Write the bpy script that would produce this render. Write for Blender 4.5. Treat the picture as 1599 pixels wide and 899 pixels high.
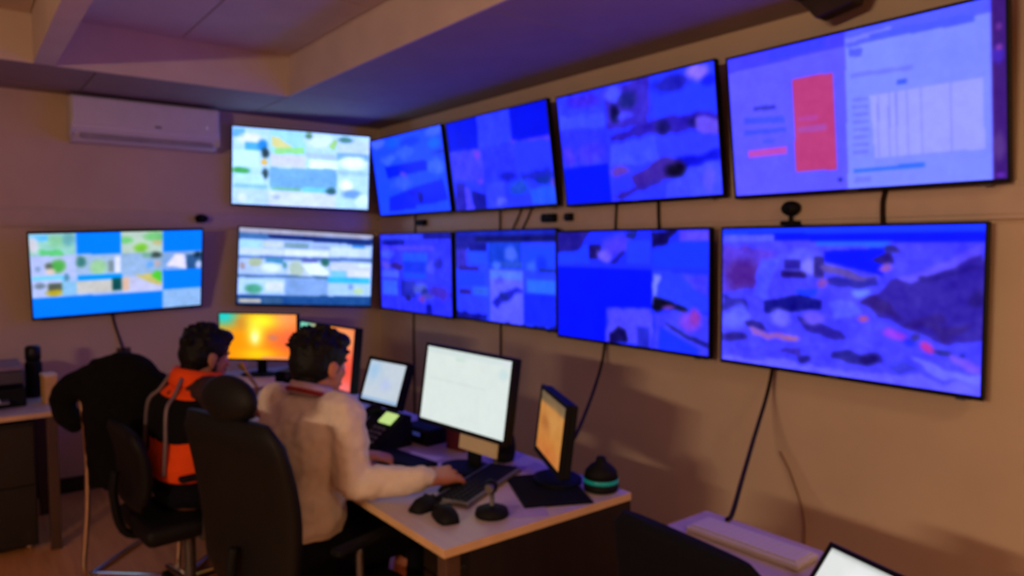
import bpy, bmesh, math, random
import numpy as np
from mathutils import Vector, Matrix, noise

random.seed(7)
for o in list(bpy.data.objects):
    bpy.data.objects.remove(o, do_unlink=True)
SC = bpy.context.scene
COL = SC.collection
EYE = 1.62                      # height of the photographer's phone

# ------------------------------------------------------------------ camera
cam_d = bpy.data.cameras.new('camera')
cam_d.sensor_width = 36.0
cam_d.lens = 36.0 * 1119.0 / 1599.0
cam_d.clip_start = 0.05
cam_o = bpy.data.objects.new('camera', cam_d)
COL.objects.link(cam_o)
cam_o.location = (0, 0, EYE)
cam_o.rotation_euler = (math.radians(90 - 3.36), 0, math.radians(-37.96))
SC.camera = cam_o
cam_d.dof.use_dof = True        # the hand-held phone was a little out of focus
cam_d.dof.focus_distance = 0.40
cam_d.dof.aperture_fstop = 10.5

# ------------------------------------------------------------------ world, exposure
w = bpy.data.worlds.new('world')
SC.world = w
w.use_nodes = True
w.node_tree.nodes['Background'].inputs[0].default_value = (0.5, 0.42, 0.4, 1)
w.node_tree.nodes['Background'].inputs[1].default_value = 0.02
SC.view_settings.view_transform = 'Standard'
SC.view_settings.look = 'None'
SC.view_settings.gamma = 1.0
SC.view_settings.use_curve_mapping = False
SC.view_settings.exposure = 0.0

# power of the warm lamps (built further down with their fixtures): one on the left wall, one in the ceiling behind
WALL_LAMP = ((-2.6, 0.2, 1.99), 57.0, (1.0, 0.70, 0.43))
CEIL_LAMP = ((1.1, -1.1, 2.853), 15.0, (1.0, 0.68, 0.34))

# ------------------------------------------------------------------ helpers
def lin(c):
    return tuple((x / 12.92 if x <= 0.04045 else ((x + 0.055) / 1.055) ** 2.4) for x in (v / 255.0 for v in c))

MATS = {}
def mat(name, rgb, rough=0.6, metal=0.0, noise_amt=0.12, scale=12.0, bump=0.0, emit=0.0, coat=0.0, spec=0.5):
    if name in MATS:
        return MATS[name]
    m = bpy.data.materials.new(name)
    m.use_nodes = True
    nt = m.node_tree
    b = nt.nodes['Principled BSDF']
    c = lin(rgb)
    b.inputs['Roughness'].default_value = rough
    b.inputs['Metallic'].default_value = metal
    b.inputs['Specular IOR Level'].default_value = spec
    if coat:
        b.inputs['Coat Weight'].default_value = coat
    tc = nt.nodes.new('ShaderNodeTexCoord')
    n = nt.nodes.new('ShaderNodeTexNoise')
    n.inputs['Scale'].default_value = scale
    n.inputs['Detail'].default_value = 5
    nt.links.new(tc.outputs['Object'], n.inputs['Vector'])
    r = nt.nodes.new('ShaderNodeValToRGB')
    r.color_ramp.elements[0].color = (*[x * (1 - noise_amt) for x in c], 1)
    r.color_ramp.elements[1].color = (*[min(1, x * (1 + noise_amt)) for x in c], 1)
    r.color_ramp.elements[0].position = 0.3
    r.color_ramp.elements[1].position = 0.7
    nt.links.new(n.outputs['Fac'], r.inputs['Fac'])
    nt.links.new(r.outputs['Color'], b.inputs['Base Color'])
    if bump:
        bp = nt.nodes.new('ShaderNodeBump')
        bp.inputs['Strength'].default_value = bump
        bp.inputs['Distance'].default_value = 0.01
        nt.links.new(n.outputs['Fac'], bp.inputs['Height'])
        nt.links.new(bp.outputs['Normal'], b.inputs['Normal'])
    if emit:
        b.inputs['Emission Color'].default_value = (*c, 1)
        b.inputs['Emission Strength'].default_value = emit
    MATS[name] = m
    return m

def wood(name, rgb, rgb2, rough=0.45, axis=1):
    if name in MATS:
        return MATS[name]
    m = mat(name, rgb, rough)
    nt = m.node_tree
    n = [x for x in nt.nodes if x.type == 'TEX_NOISE'][0]
    mp = nt.nodes.new('ShaderNodeMapping')
    sc = [14, 14, 14]
    sc[axis] = 1.2
    mp.inputs['Scale'].default_value = sc
    tc = [x for x in nt.nodes if x.type == 'TEX_COORD'][0]
    nt.links.new(tc.outputs['Object'], mp.inputs['Vector'])
    nt.links.new(mp.outputs['Vector'], n.inputs['Vector'])
    n.inputs['Scale'].default_value = 2.0
    r = [x for x in nt.nodes if x.type == 'VALTORGB'][0]
    r.color_ramp.elements[0].color = (*lin(rgb2), 1)
    r.color_ramp.elements[1].color = (*lin(rgb), 1)
    return m

def screen_material():
    m = bpy.data.materials.new('display_light')
    m.use_nodes = True
    nt = m.node_tree
    b = nt.nodes['Principled BSDF']
    b.inputs['Base Color'].default_value = (0.004, 0.004, 0.005, 1)
    b.inputs['Roughness'].default_value = 0.35
    b.inputs['Specular IOR Level'].default_value = 0.08
    a = nt.nodes.new('ShaderNodeAttribute')
    a.attribute_name = 'picture'
    nt.links.new(a.outputs['Color'], b.inputs['Emission Color'])
    b.inputs['Emission Strength'].default_value = 1.0
    return m
SCREEN_MAT = screen_material()

def link(o, parent=None):
    COL.objects.link(o)
    if parent is not None:
        o.parent = parent
    return o

def tag(o, label=None, cat=None, group=None, kind=None):
    if label: o['label'] = label
    if cat: o['category'] = cat
    if group: o['group'] = group
    if kind: o['kind'] = kind
    return o

def thing(name, label, cat, loc=(0, 0, 0), rz=0.0, group=None):
    o = bpy.data.objects.new(name, None)
    o.empty_display_size = 0.1
    link(o)
    o.location = loc
    o.rotation_euler = (0, 0, rz)
    return tag(o, label, cat, group)

def obj(name, bm, m, parent=None, smooth=False, loc=(0, 0, 0)):
    bmesh.ops.recalc_face_normals(bm, faces=bm.faces)
    me = bpy.data.meshes.new(name)
    bm.to_mesh(me)
    bm.free()
    if smooth:
        for p in me.polygons:
            p.use_smooth = True
    me.materials.append(m)
    o = bpy.data.objects.new(name, me)
    o.location = loc
    return link(o, parent)

def copy_part(src, parent, loc=None, rot=None):
    c = src.copy()
    COL.objects.link(c)
    c.parent = parent
    if loc is not None: c.location = loc
    if rot is not None: c.rotation_euler = rot
    return c

def B():
    return bmesh.new()

def box(bm, c, s, rot=None, bev=0.0, seg=2):
    M = Matrix.Translation(Vector(c))
    if rot is not None:
        M = M @ (rot if len(rot) == 4 else rot.to_4x4())
    M = M @ Matrix.Diagonal((*s, 1))
    g = bmesh.ops.create_cube(bm, size=1.0, matrix=M)
    if bev:
        vs = set(g['verts'])
        ed = [e for e in bm.edges if e.verts[0] in vs and e.verts[1] in vs]
        bmesh.ops.bevel(bm, geom=ed, offset=bev, segments=seg, affect='EDGES', profile=0.5)
    return bm

def rings(bm, rr, cap=True, closed=False):
    vs = [[bm.verts.new(p) for p in r] for r in rr]
    n = len(vs[0])
    last = len(vs) if closed else len(vs) - 1
    for i in range(last):
        a, b = vs[i], vs[(i + 1) % len(vs)]
        for j in range(n):
            bm.faces.new((a[j], a[(j + 1) % n], b[(j + 1) % n], b[j]))
    if cap and not closed:
        bm.faces.new(vs[0][::-1])
        bm.faces.new(vs[-1])
    return bm

def smooth_path(pts, k=6):
    pts = [Vector(p) for p in pts]
    if len(pts) < 3:
        return pts
    out = []
    for i in range(len(pts) - 1):
        p0 = pts[max(i - 1, 0)]; p1 = pts[i]; p2 = pts[i + 1]; p3 = pts[min(i + 2, len(pts) - 1)]
        for s in range(k):
            t = s / k
            out.append(0.5 * ((2 * p1) + (p2 - p0) * t + (2 * p0 - 5 * p1 + 4 * p2 - p3) * t * t + (3 * p1 - p0 - 3 * p2 + p3) * t ** 3))
    out.append(pts[-1])
    return out

def tube(bm, pts, r, seg=8, k=6, closed=False, smooth=True):
    P = smooth_path(pts, k) if smooth else [Vector(p) for p in pts]
    rr = []
    up = Vector((0.13, 0.31, 0.94)).normalized()
    for i, p in enumerate(P):
        if closed:
            t = (P[(i + 1) % len(P)] - P[i - 1]).normalized()
        else:
            t = (P[min(i + 1, len(P) - 1)] - P[max(i - 1, 0)]).normalized()
        a = t.cross(up)
        if a.length < 1e-4:
            a = t.cross(Vector((1, 0, 0)))
        a.normalize()
        b = t.cross(a).normalized()
        up = a.cross(t).normalized()
        rad = r if not callable(r) else r(i / max(1, len(P) - 1))
        rr.append([p + a * (rad * math.cos(q)) + b * (rad * math.sin(q)) for q in (2 * math.pi * j / seg for j in range(seg))])
    return rings(bm, rr, closed=closed)

def cyl(bm, p0, p1, r0, r1=None, seg=20):
    r1 = r0 if r1 is None else r1
    return tube(bm, [p0, p1], lambda t: r0 + (r1 - r0) * t, seg=seg, smooth=False)

def ball(bm, c, r, rot=None, u=20, v=12):
    M = Matrix.Translation(Vector(c))
    if rot is not None:
        M = M @ rot.to_4x4()
    if isinstance(r, (int, float)):
        r = (r, r, r)
    bmesh.ops.create_uvsphere(bm, u_segments=u, v_segments=v, radius=1.0, matrix=M @ Matrix.Diagonal((*r, 1)))
    return bm

def limb(bm, pts, rad, seg=16, k=5):
    """a rounded, tapering limb along a path; rad = radius at each given point"""
    P = smooth_path(pts, k)
    n = len(pts) - 1
    R = []
    for i in range(len(P)):
        t = i / (len(P) - 1) * n
        j = min(int(t), n - 1)
        R.append(rad[j] + (rad[j + 1] - rad[j]) * (t - j))
    d0 = (P[0] - P[1]).normalized(); d1 = (P[-1] - P[-2]).normalized()
    pp = [P[0] + d0 * R[0] * q for q in (0.95, 0.7)] + P + [P[-1] + d1 * R[-1] * q for q in (0.7, 0.95)]
    rr = [R[0] * 0.3, R[0] * 0.7] + R + [R[-1] * 0.7, R[-1] * 0.3]
    it = {}
    def f(t):
        return rr[min(int(round(t * (len(pp) - 1))), len(rr) - 1)]
    return tube(bm, pp, f, seg=seg, smooth=False)

def lathe(bm, prof, seg=24, c=(0, 0, 0)):
    c = Vector(c)
    rr = [[c + Vector((r * math.cos(a), r * math.sin(a), z)) for a in (2 * math.pi * j / seg for j in range(seg))] for r, z in prof]
    return rings(bm, rr)

def oval(c, a, b, seg=24, e=2.0):
    """superellipse ring about c with half axis vectors a, b"""
    out = []
    for j in range(seg):
        t = 2 * math.pi * j / seg
        ct, st = math.cos(t), math.sin(t)
        out.append(Vector(c) + Vector(a) * (math.copysign(abs(ct) ** (2 / e), ct)) + Vector(b) * (math.copysign(abs(st) ** (2 / e), st)))
    return out

def organic(name, bm, voxel, m, parent, it=4, wrinkle=0.0, wscale=14.0):
    """join overlapping volumes into one continuous skin"""
    bmesh.ops.recalc_face_normals(bm, faces=bm.faces)
    me = bpy.data.meshes.new('tmp')
    bm.to_mesh(me); bm.free()
    t = bpy.data.objects.new('tmp', me)
    COL.objects.link(t)
    a = t.modifiers.new('r', 'REMESH'); a.mode = 'VOXEL'; a.voxel_size = voxel
    s = t.modifiers.new('s', 'SMOOTH'); s.iterations = it; s.factor = 0.5
    dg = bpy.context.evaluated_depsgraph_get()
    me2 = bpy.data.meshes.new_from_object(t.evaluated_get(dg))
    bpy.data.objects.remove(t, do_unlink=True)
    me2.name = name
    if wrinkle:
        nn = [v.normal.copy() for v in me2.vertices]
        for v, q in zip(me2.vertices, nn):
            p = v.co * wscale
            v.co += q * wrinkle * (noise.noise(p) + 0.5 * noise.noise(p * 2.3))
    me2.polygons.foreach_set('use_smooth', [True] * len(me2.polygons))
    me2.materials.clear()
    me2.materials.append(m)
    o = bpy.data.objects.new(name, me2)
    return link(o, parent)

# ------------------------------------------------------------------ pictures shown on the displays
SCREENS = {
    'LL': ((170, 195, 225), [
        ('R',-3,6,245,255,(150,215,200)), ('R',2,17,98,89,(95,195,235)), ('P',((43,190),(161,184),(192,291),(54,249)),(95,210,130)), 
        ('E',143,95,46,59,(140,210,170)), ('E',19,130,25,87,(215,215,215)), ('E',210,69,33,74,(110,180,190)), ('R',502,0,749,266,(190,215,200)), 
        ('E',612,202,37,55,(125,205,60)), ('E',531,95,37,39,(120,215,130)), ('E',696,65,61,63,(120,205,130)), ('E',711,145,31,32,(200,190,140)), 
        ('R',-4,262,241,523,(185,200,230)), ('E',143,391,40,75,(80,180,80)), ('E',97,386,20,37,(90,100,95)), ('E',102,447,26,37,(225,205,195)), 
        ('E',38,410,13,30,(130,160,200)), ('R',2,505,173,580,(110,215,240)), ('E',191,532,17,46,(80,140,180)), ('R',245,268,496,515,(165,195,220)), 
        ('E',273,343,28,61,(60,130,130)), ('E',369,422,46,85,(160,215,165)), ('R',423,344,459,484,(130,150,165)), ('R',463,301,496,504,(235,240,250)), 
        ('R',249,516,505,578,(0,155,240)), ('R',500,266,749,537,(150,185,215)), ('E',703,304,35,40,(60,80,80)), ('E',649,299,30,32,(120,180,160)), 
        ('E',672,429,23,40,(100,170,225)), ('E',718,418,16,40,(200,180,190)), ('R',749,269,1003,491,(130,170,215)), 
        ('P',((773,456),(828,298),(884,295),(909,486)),(240,235,245)), ('R',905,308,1003,500,(45,90,150)), ('E',974,318,25,33,(20,50,80)), 
        ('E',983,444,17,50,(190,210,240)), ('R',3,549,158,761,(190,205,235)), ('E',46,612,26,37,(110,130,160)), ('R',85,585,158,691,(90,100,90)), 
        ('E',120,706,43,43,(195,175,40)), ('R',158,580,246,749,(140,200,225)), ('R',240,583,453,739,(205,205,200)), ('R',446,567,497,726,(10,80,85)), 
        ('R',505,569,749,764,(200,205,225)), ('R',505,573,542,733,(230,190,170)), ('P',((588,549),(741,534),(741,706),(679,673)),(210,200,120)), 
        ('P',((679,576),(718,499),(745,534),(741,682)),(85,215,60)), ('P',((250,-3),(502,-9),(499,268),(248,254)),(0,132,255)), 
        ('P',((749,-14),(1004,-8),(1006,266),(749,263)),(0,130,255)), ('P',((751,494),(1004,500),(1004,759),(751,758)),(0,130,250)), 
        ('P',((-4,756),(749,774),(749,1008),(-2,1015)),(0,128,248)), ('P',((753,761),(1006,760),(1009,1028),(753,1009)),(145,190,225)), ]),
    'UC': ((170, 215, 240), [
        ('R',6,15,85,132,(90,165,245)), ('E',132,149,87,74,(215,225,250)), ('R',85,191,212,281,(70,165,225)), ('E',212,212,32,75,(30,125,200)), 
        ('R',7,303,181,496,(185,235,245)), ('E',229,315,28,67,(35,60,80)), ('E',225,443,24,38,(220,180,90)), ('E',234,592,23,68,(40,70,90)), 
        ('E',62,560,59,42,(60,160,90)), ('R',7,599,214,734,(175,225,235)), ('R',8,732,247,792,(130,190,210)), ('R',8,807,256,988,(170,205,240)), 
        ('E',71,918,32,60,(200,220,200)), ('R',264,6,519,293,(150,215,225)), ('P',((268,85),(325,91),(424,213),(424,289),(277,218)),(210,210,150)), 
        ('P',((285,247),(507,201),(508,293),(302,320)),(140,220,150)), ('R',266,316,521,483,(195,205,230)), ('E',632,107,110,92,(195,225,250)), 
        ('E',543,44,25,38,(80,130,110)), ('P',((675,178),(725,48),(760,89),(728,233)),(150,205,140)), ('R',525,276,745,345,(160,190,225)), 
        ('R',551,366,755,475,(215,245,250)), ('P',((266,498),(752,478),(755,729),(267,778)),(105,165,205)), ('R',272,759,495,805,(110,185,165)), 
        ('R',503,738,673,823,(105,200,225)), ('R',256,801,752,1002,(195,215,240)), ('E',712,772,39,44,(35,90,115)), ('E',313,888,25,31,(150,175,205)), 
        ('R',761,56,1002,243,(180,210,245)), ('E',812,59,52,39,(70,130,140)), ('R',754,244,1000,338,(110,165,215)), ('E',877,369,97,86,(225,250,250)), 
        ('R',757,479,999,542,(150,195,215)), ('E',829,690,44,71,(225,240,215)), ('E',874,796,71,55,(100,150,210)), ('E',955,884,54,80,(200,235,250)), ]),
    'LC': ((160, 195, 235), [
        ('P',((-8,-21),(1008,-24),(1006,53),(-8,60)),(165,165,190)), ('P',((-8,60),(207,56),(208,131),(-8,149)),(60,110,180)), 
        ('P',((207,60),(1006,61),(1000,155),(208,123)),(20,45,125)), ('R',5,149,167,359,(165,220,235)), ('R',167,165,318,241,(190,210,205)), 
        ('R',10,262,319,345,(200,220,245)), ('R',326,158,504,242,(120,160,185)), ('R',327,258,661,342,(215,235,250)), 
        ('R',522,181,677,226,(150,175,205)), ('R',669,200,976,324,(195,220,250)), ('R',842,156,938,195,(60,140,215)), 
        ('P',((-7,367),(1005,333),(1006,388),(-7,412)),(85,120,185)), ('R',10,398,321,597,(170,200,230)), ('E',118,448,50,53,(170,190,165)), 
        ('R',194,391,320,452,(60,140,190)), ('E',228,516,67,61,(215,240,240)), ('E',27,500,21,45,(160,150,170)), ('R',347,418,665,619,(190,215,225)), 
        ('E',329,478,17,46,(70,140,160)), ('E',415,517,51,108,(175,200,190)), ('P',((457,453),(577,428),(666,561),(632,611),(510,572)),(225,250,245)), 
        ('E',633,416,30,54,(40,110,110)), ('R',456,379,576,417,(80,90,180)), ('R',673,409,994,518,(195,210,245)), ('E',936,433,53,31,(210,235,235)), 
        ('R',684,525,798,619,(120,200,235)), ('R',807,514,993,600,(215,225,250)), ('P',((-6,609),(658,609),(659,648),(-6,654)),(80,120,175)), 
        ('R',7,673,332,858,(175,215,235)), ('E',112,800,59,62,(70,160,140)), ('R',196,698,324,822,(210,225,230)), 
        ('P',((340,662),(655,648),(659,876),(342,879)),(122,162,210)), ('R',659,613,991,692,(50,185,225)), ('R',662,707,994,866,(165,205,235)), 
        ('E',901,798,45,48,(180,215,180)), ('R',820,707,859,786,(120,160,220)), ('P',((-9,885),(1010,871),(1010,1032),(-8,1031)),(25,75,150)), 
        ('R',8,933,168,987,(195,190,180)), ('R',181,915,326,994,(50,90,140)), ]),
    'U1': ((30, 75, 255), [
        ('E',96,57,113,59,(70,105,255)), ('E',338,75,105,57,(20,90,245)), ('E',579,109,131,55,(10,55,230)), ('E',487,229,119,64,(50,95,250)), 
        ('E',240,282,109,52,(55,100,250)), ('E',915,41,119,52,(60,100,250)), ('E',891,185,75,60,(20,100,255)), 
        ('P',((166,363),(764,371),(777,487),(398,505),(190,522)),(5,30,235)), ('E',918,300,75,27,(30,60,200)), ('E',877,460,92,82,(60,105,250)), 
        ('E',440,518,43,37,(95,70,215)), ('E',378,609,142,75,(50,90,235)), 
        ('P',((176,774),(612,668),(943,624),(982,869),(545,948),(146,964)),(15,35,245)), ('R',549,908,998,981,(30,75,250)), 
        ('P',((428,722),(593,681),(633,745),(515,823)),(15,25,215)), ('E',628,819,42,74,(15,15,170)), ]),
    'U2': ((40, 55, 245), [
        ('P',((-1,330),(350,334),(355,663),(4,658)),(60,60,240)), ('P',((350,334),(686,336),(677,670),(355,663)),(40,50,230)), 
        ('P',((686,336),(1012,350),(1009,655),(677,670)),(40,55,255)), ('P',((668,318),(1008,330),(1010,376),(670,361)),(90,60,235)), 
        ('P',((-12,-11),(340,-6),(328,330),(-8,320)),(0,15,215)), ('P',((340,-6),(669,-4),(667,325),(329,323)),(45,60,245)), 
        ('P',((672,-3),(1012,-9),(1014,331),(667,325)),(0,15,215)), ('E',301,386,31,38,(110,50,220)), ('E',588,674,69,44,(20,25,200)), 
        ('P',((701,637),(999,640),(1001,748),(691,729)),(30,40,205)), ('P',((8,691),(145,689),(118,1013),(-2,1017)),(35,30,190)), 
        ('P',((202,758),(344,880),(327,1021),(217,1017)),(20,20,170)), ('P',((120,751),(179,740),(217,1017),(100,1021)),(75,65,240)), 
        ('R',361,722,551,1026,(50,65,255)), ('E',502,937,57,45,(90,100,255)), ('E',695,817,79,86,(30,75,205)), 
        ('P',((783,853),(1007,816),(1011,1007),(793,1011)),(35,85,235)), ('E',911,759,60,48,(15,50,180)), ('E',983,814,23,41,(90,70,210)), 
        ('E',306,689,31,28,(110,60,220)), ]),
    'U3': ((45, 55, 255), [
        ('P',((-7,-5),(337,4),(328,310),(3,304)),(50,60,250)), ('E',203,69,104,64,(60,40,215)), 
        ('P',((-1,183),(322,213),(328,310),(-4,302)),(60,75,255)), ('P',((337,4),(636,5),(620,377),(337,360)),(55,40,200)), 
        ('E',407,63,60,68,(80,90,255)), ('E',396,232,34,69,(15,15,80)), ('E',498,135,57,60,(30,35,140)), ('E',466,265,59,30,(70,70,240)), 
        ('P',((642,7),(1009,-3),(1004,357),(655,341)),(40,60,255)), ('E',764,95,102,63,(30,30,190)), ('E',906,56,57,54,(140,110,245)), 
        ('E',968,130,37,40,(20,30,240)), ('P',((346,410),(665,358),(1013,373),(1007,508),(764,483),(356,444)),(45,30,190)), 
        ('E',699,425,42,51,(20,15,110)), ('E',868,435,29,35,(25,20,130)), ('P',((879,409),(1002,411),(1005,549),(884,509)),(100,75,215)), 
        ('P',((2,320),(326,342),(328,665),(3,649)),(45,50,245)), ('E',207,546,92,82,(60,50,225)), ('E',40,551,42,85,(70,50,215)), 
        ('P',((348,474),(646,488),(657,685),(338,699)),(60,75,255)), ('P',((657,490),(1010,549),(1009,687),(659,655)),(50,60,255)), 
        ('P',((669,672),(1010,659),(1007,728),(686,750)),(15,20,210)), ('E',398,740,61,40,(100,60,190)), 
        ('P',((479,798),(692,646),(824,712),(810,798),(681,840),(521,882)),(60,35,170)), ('P',((346,961),(660,822),(679,870),(419,984)),(50,35,180)), 
        ('P',((701,873),(853,746),(1006,742),(1004,1007),(693,1008)),(65,75,255)), ('E',760,761,62,59,(8,5,40)), ('E',935,872,29,85,(90,85,240)), 
        ('P',((2,658),(331,662),(331,1018),(-13,1017)),(0,20,220)), ]),
    'L1': ((45, 50, 235), [
        ('R',19,10,624,76,(50,65,220)), ('R',639,6,1001,61,(15,15,150)), ('R',20,69,372,145,(15,20,170)), ('R',30,150,778,209,(70,60,235)), 
        ('R',344,236,692,353,(30,80,235)), ('E',103,261,106,62,(70,90,245)), ('R',363,352,696,484,(10,45,215)), ('E',88,401,71,47,(90,80,215)), 
        ('E',245,409,85,46,(50,30,150)), ('R',19,475,282,584,(70,95,235)), ('R',350,500,669,566,(20,70,255)), ('E',726,415,60,71,(70,75,240)), 
        ('E',828,368,58,70,(25,25,190)), ('R',22,616,252,818,(55,95,235)), ('R',303,596,517,822,(30,35,190)), ('E',596,685,94,73,(75,90,205)), 
        ('E',644,739,46,44,(30,40,160)), ('E',600,832,47,44,(110,55,190)), ('E',840,735,117,71,(60,35,195)), ('E',423,828,41,38,(25,20,120)), 
        ('E',692,808,76,36,(70,65,190)), ('R',665,880,742,996,(10,15,170)), ]),
    'L2': ((40, 65, 250), [
        ('R',-8,-5,1011,46,(20,35,190)), ('R',222,49,1011,122,(8,8,100)), ('R',2,43,222,202,(25,25,165)), ('R',5,202,117,425,(50,40,200)), 
        ('P',((131,170),(342,232),(343,368),(164,358)),(35,75,255)), ('R',146,124,341,217,(15,15,150)), ('R',23,398,256,445,(40,20,150)), 
        ('R',17,459,316,637,(30,60,255)), ('R',28,674,169,721,(40,25,155)), ('R',184,629,361,727,(45,90,210)), ('R',22,744,348,958,(45,60,250)), 
        ('P',((-9,954),(349,950),(350,1017),(-8,1017)),(15,15,150)), ('R',364,128,693,405,(15,60,205)), ('E',596,259,59,79,(75,110,225)), 
        ('R',470,331,706,403,(40,80,205)), ('E',442,364,49,44,(70,115,235)), ('R',376,426,707,1008,(90,95,255)), ('R',373,434,700,521,(80,120,255)), 
        ('E',471,554,41,37,(75,75,225)), ('P',((390,797),(656,584),(701,622),(446,849)),(30,35,200)), ('E',527,724,53,36,(20,30,160)), 
        ('R',712,159,1000,405,(30,70,255)), ('E',792,353,48,55,(55,100,255)), ('E',875,350,47,81,(20,50,235)), ('R',852,389,1000,429,(25,50,180)), 
        ('R',744,513,1000,648,(45,110,255)), ('R',714,662,1011,997,(20,40,225)), ('P',((379,1034),(1011,972),(1011,1037),(379,1078)),(10,10,110)), ]),
    'L3': ((30, 45, 250), [
        ('P',((-13,-8),(253,-5),(154,175),(-6,191)),(30,20,150)), ('P',((-6,191),(154,175),(228,100),(251,296),(0,302)),(30,60,255)), 
        ('R',246,116,333,250,(25,15,110)), ('E',446,118,88,87,(75,60,225)), ('E',356,205,46,59,(110,90,245)), ('E',543,35,42,35,(20,30,140)), 
        ('P',((378,264),(489,176),(499,205),(412,293)),(25,25,170)), ('R',510,78,664,289,(35,60,255)), 
        ('P',((674,170),(809,91),(1003,89),(1006,317),(673,314)),(25,55,255)), ('R',837,9,1004,87,(90,70,225)), 
        ('P',((671,5),(819,-2),(762,110),(675,149)),(15,10,90)), ('P',((673,342),(1010,343),(1007,647),(895,660),(670,630)),(40,60,245)), 
        ('P',((834,362),(1005,355),(1008,507),(905,451)),(65,60,225)), ('P',((682,382),(721,381),(700,600),(675,630)),(120,130,245)), 
        ('P',((686,560),(739,569),(904,659),(868,676),(680,657)),(5,5,30)), ('P',((369,690),(670,678),(667,1015),(372,998)),(75,70,235)), 
        ('P',((395,921),(451,840),(504,875),(514,1002),(405,1007)),(15,10,90)), ('R',577,830,658,1011,(35,40,200)), 
        ('P',((680,684),(1007,672),(1008,1013),(677,1027)),(60,60,230)), ('E',903,750,53,65,(120,60,210)), 
        ('P',((737,759),(997,914),(996,953),(775,807)),(20,20,130)), ('P',((718,802),(954,961),(936,1009),(716,1006)),(25,50,255)), 
        ('E',930,707,22,65,(140,50,190)), ('E',776,646,38,16,(120,60,190)), 
        ('P',((-11,334),(673,328),(675,657),(363,684),(360,1015),(-13,1018)),(0,15,228)), ]),
    'L4': ((70, 65, 235), [
        ('P',((7,106),(261,138),(190,435),(2,467)),(85,55,205)), ('E',100,330,73,112,(75,30,150)), 
        ('P',((193,216),(271,183),(229,510),(149,502)),(75,80,255)), ('E',372,212,81,74,(90,90,235)), ('R',289,220,363,288,(40,30,170)), 
        ('R',279,303,389,348,(35,20,120)), ('E',399,263,27,52,(130,125,245)), ('R',416,195,460,342,(50,40,150)), 
        ('P',((460,159),(686,136),(678,314),(460,231)),(5,20,255)), ('P',((426,93),(701,96),(701,129),(426,122)),(40,100,255)), 
        ('P',((451,246),(671,328),(640,358),(460,311)),(95,75,180)), ('P',((640,212),(723,176),(731,244),(671,239)),(35,20,130)), 
        ('E',697,272,26,25,(150,85,190)), ('E',720,156,26,20,(35,25,130)), 
        ('P',((723,366),(1001,111),(1004,671),(894,717),(738,636),(584,517)),(50,34,172)), 
        ('P',((738,351),(1001,111),(1001,172),(775,375)),(95,80,230)), ('P',((584,503),(655,440),(760,606),(671,563)),(45,25,130)), 
        ('P',((753,634),(873,524),(887,574),(804,653)),(45,25,140)), ('E',977,423,25,38,(35,20,130)), 
        ('P',((832,595),(966,601),(887,705)),(50,30,140)), ('P',((796,334),(983,235),(989,259),(817,372)),(40,26,150)), 
        ('P',((209,528),(334,469),(441,504),(441,563),(208,607)),(15,15,140)), ('P',((343,431),(433,423),(424,476),(352,468)),(30,60,255)), 
        ('E',451,385,30,26,(130,70,190)), ('P',((477,354),(655,329),(663,384),(493,411)),(45,40,180)), ('E',600,431,28,31,(100,125,250)), 
        ('P',((476,500),(560,491),(600,600),(510,613)),(85,90,255)), ('P',((2,483),(118,569),(138,631),(11,614)),(45,40,180)), 
        ('E',64,674,64,82,(95,100,250)), ('E',267,630,38,62,(110,105,245)), ('P',((333,606),(526,683),(559,750),(387,735)),(45,35,170)), 
        ('E',414,626,44,37,(110,90,230)), ('P',((106,700),(188,673),(217,732),(126,746)),(40,30,150)), 
        ('P',((136,744),(341,758),(350,802),(156,805)),(150,95,200)), ('E',322,784,37,22,(165,100,175)), ('E',62,822,54,33,(35,25,140)), 
        ('E',608,628,14,21,(170,80,170)), ('E',731,706,37,34,(150,60,215)), ('E',836,761,21,33,(190,50,180)), ('E',881,772,24,20,(35,35,150)), 
        ('E',941,785,13,16,(30,35,170)), ('E',775,739,22,27,(30,40,210)), ('E',800,707,14,20,(50,40,150)), 
        ('P',((492,821),(575,819),(686,881),(591,902),(492,865)),(35,30,150)), ('E',639,863,39,31,(25,15,110)), 
        ('P',((686,895),(775,861),(818,919),(731,940)),(60,60,210)), ('P',((790,844),(1006,899),(1006,937),(833,915)),(105,105,255)), 
        ('P',((894,769),(1005,848),(1006,899),(901,820)),(110,75,225)), ('E',377,912,23,23,(30,25,140)), 
        ('P',((264,881),(377,843),(368,891),(274,910)),(60,45,190)), ('P',((-8,-8),(1006,-6),(1007,55),(-9,73)),(25,60,255)), 
        ('P',((124,35),(1006,43),(1007,104),(123,83)),(5,20,225)), ('R',8,43,243,94,(85,90,255)), 
        ('P',((-10,952),(1006,937),(1006,1014),(-11,1028)),(100,95,255)), ]),
    'U4': ((95, 90, 255), [
        ('P',((-5,-10),(497,-16),(495,83),(-3,98)),(70,65,255)), ('P',((189,2),(423,-1),(422,71),(187,80)),(60,65,255)), 
        ('P',((281,226),(445,233),(447,868),(280,859)),(190,62,130)), ('P',((299,486),(378,490),(377,528),(298,517)),(185,70,165)), 
        ('P',((297,556),(412,559),(412,604),(296,594)),(175,75,175)), ('P',((107,367),(204,376),(208,409),(108,399)),(55,55,190)), 
        ('P',((62,437),(241,464),(240,511),(61,478)),(65,80,245)), ('P',((59,528),(244,544),(243,575),(58,561)),(65,80,245)), 
        ('P',((141,610),(192,613),(192,637),(141,635)),(75,85,245)), ('P',((67,679),(244,678),(244,726),(69,729)),(190,75,190)), 
        ('E',456,938,9,15,(40,40,150)), ('P',((497,-23),(960,-24),(961,1021),(484,1009)),(125,140,255)), 
        ('P',((497,-23),(960,-24),(959,80),(499,99)),(85,95,255)), ('P',((500,42),(661,28),(660,55),(499,71)),(120,125,255)), 
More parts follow.
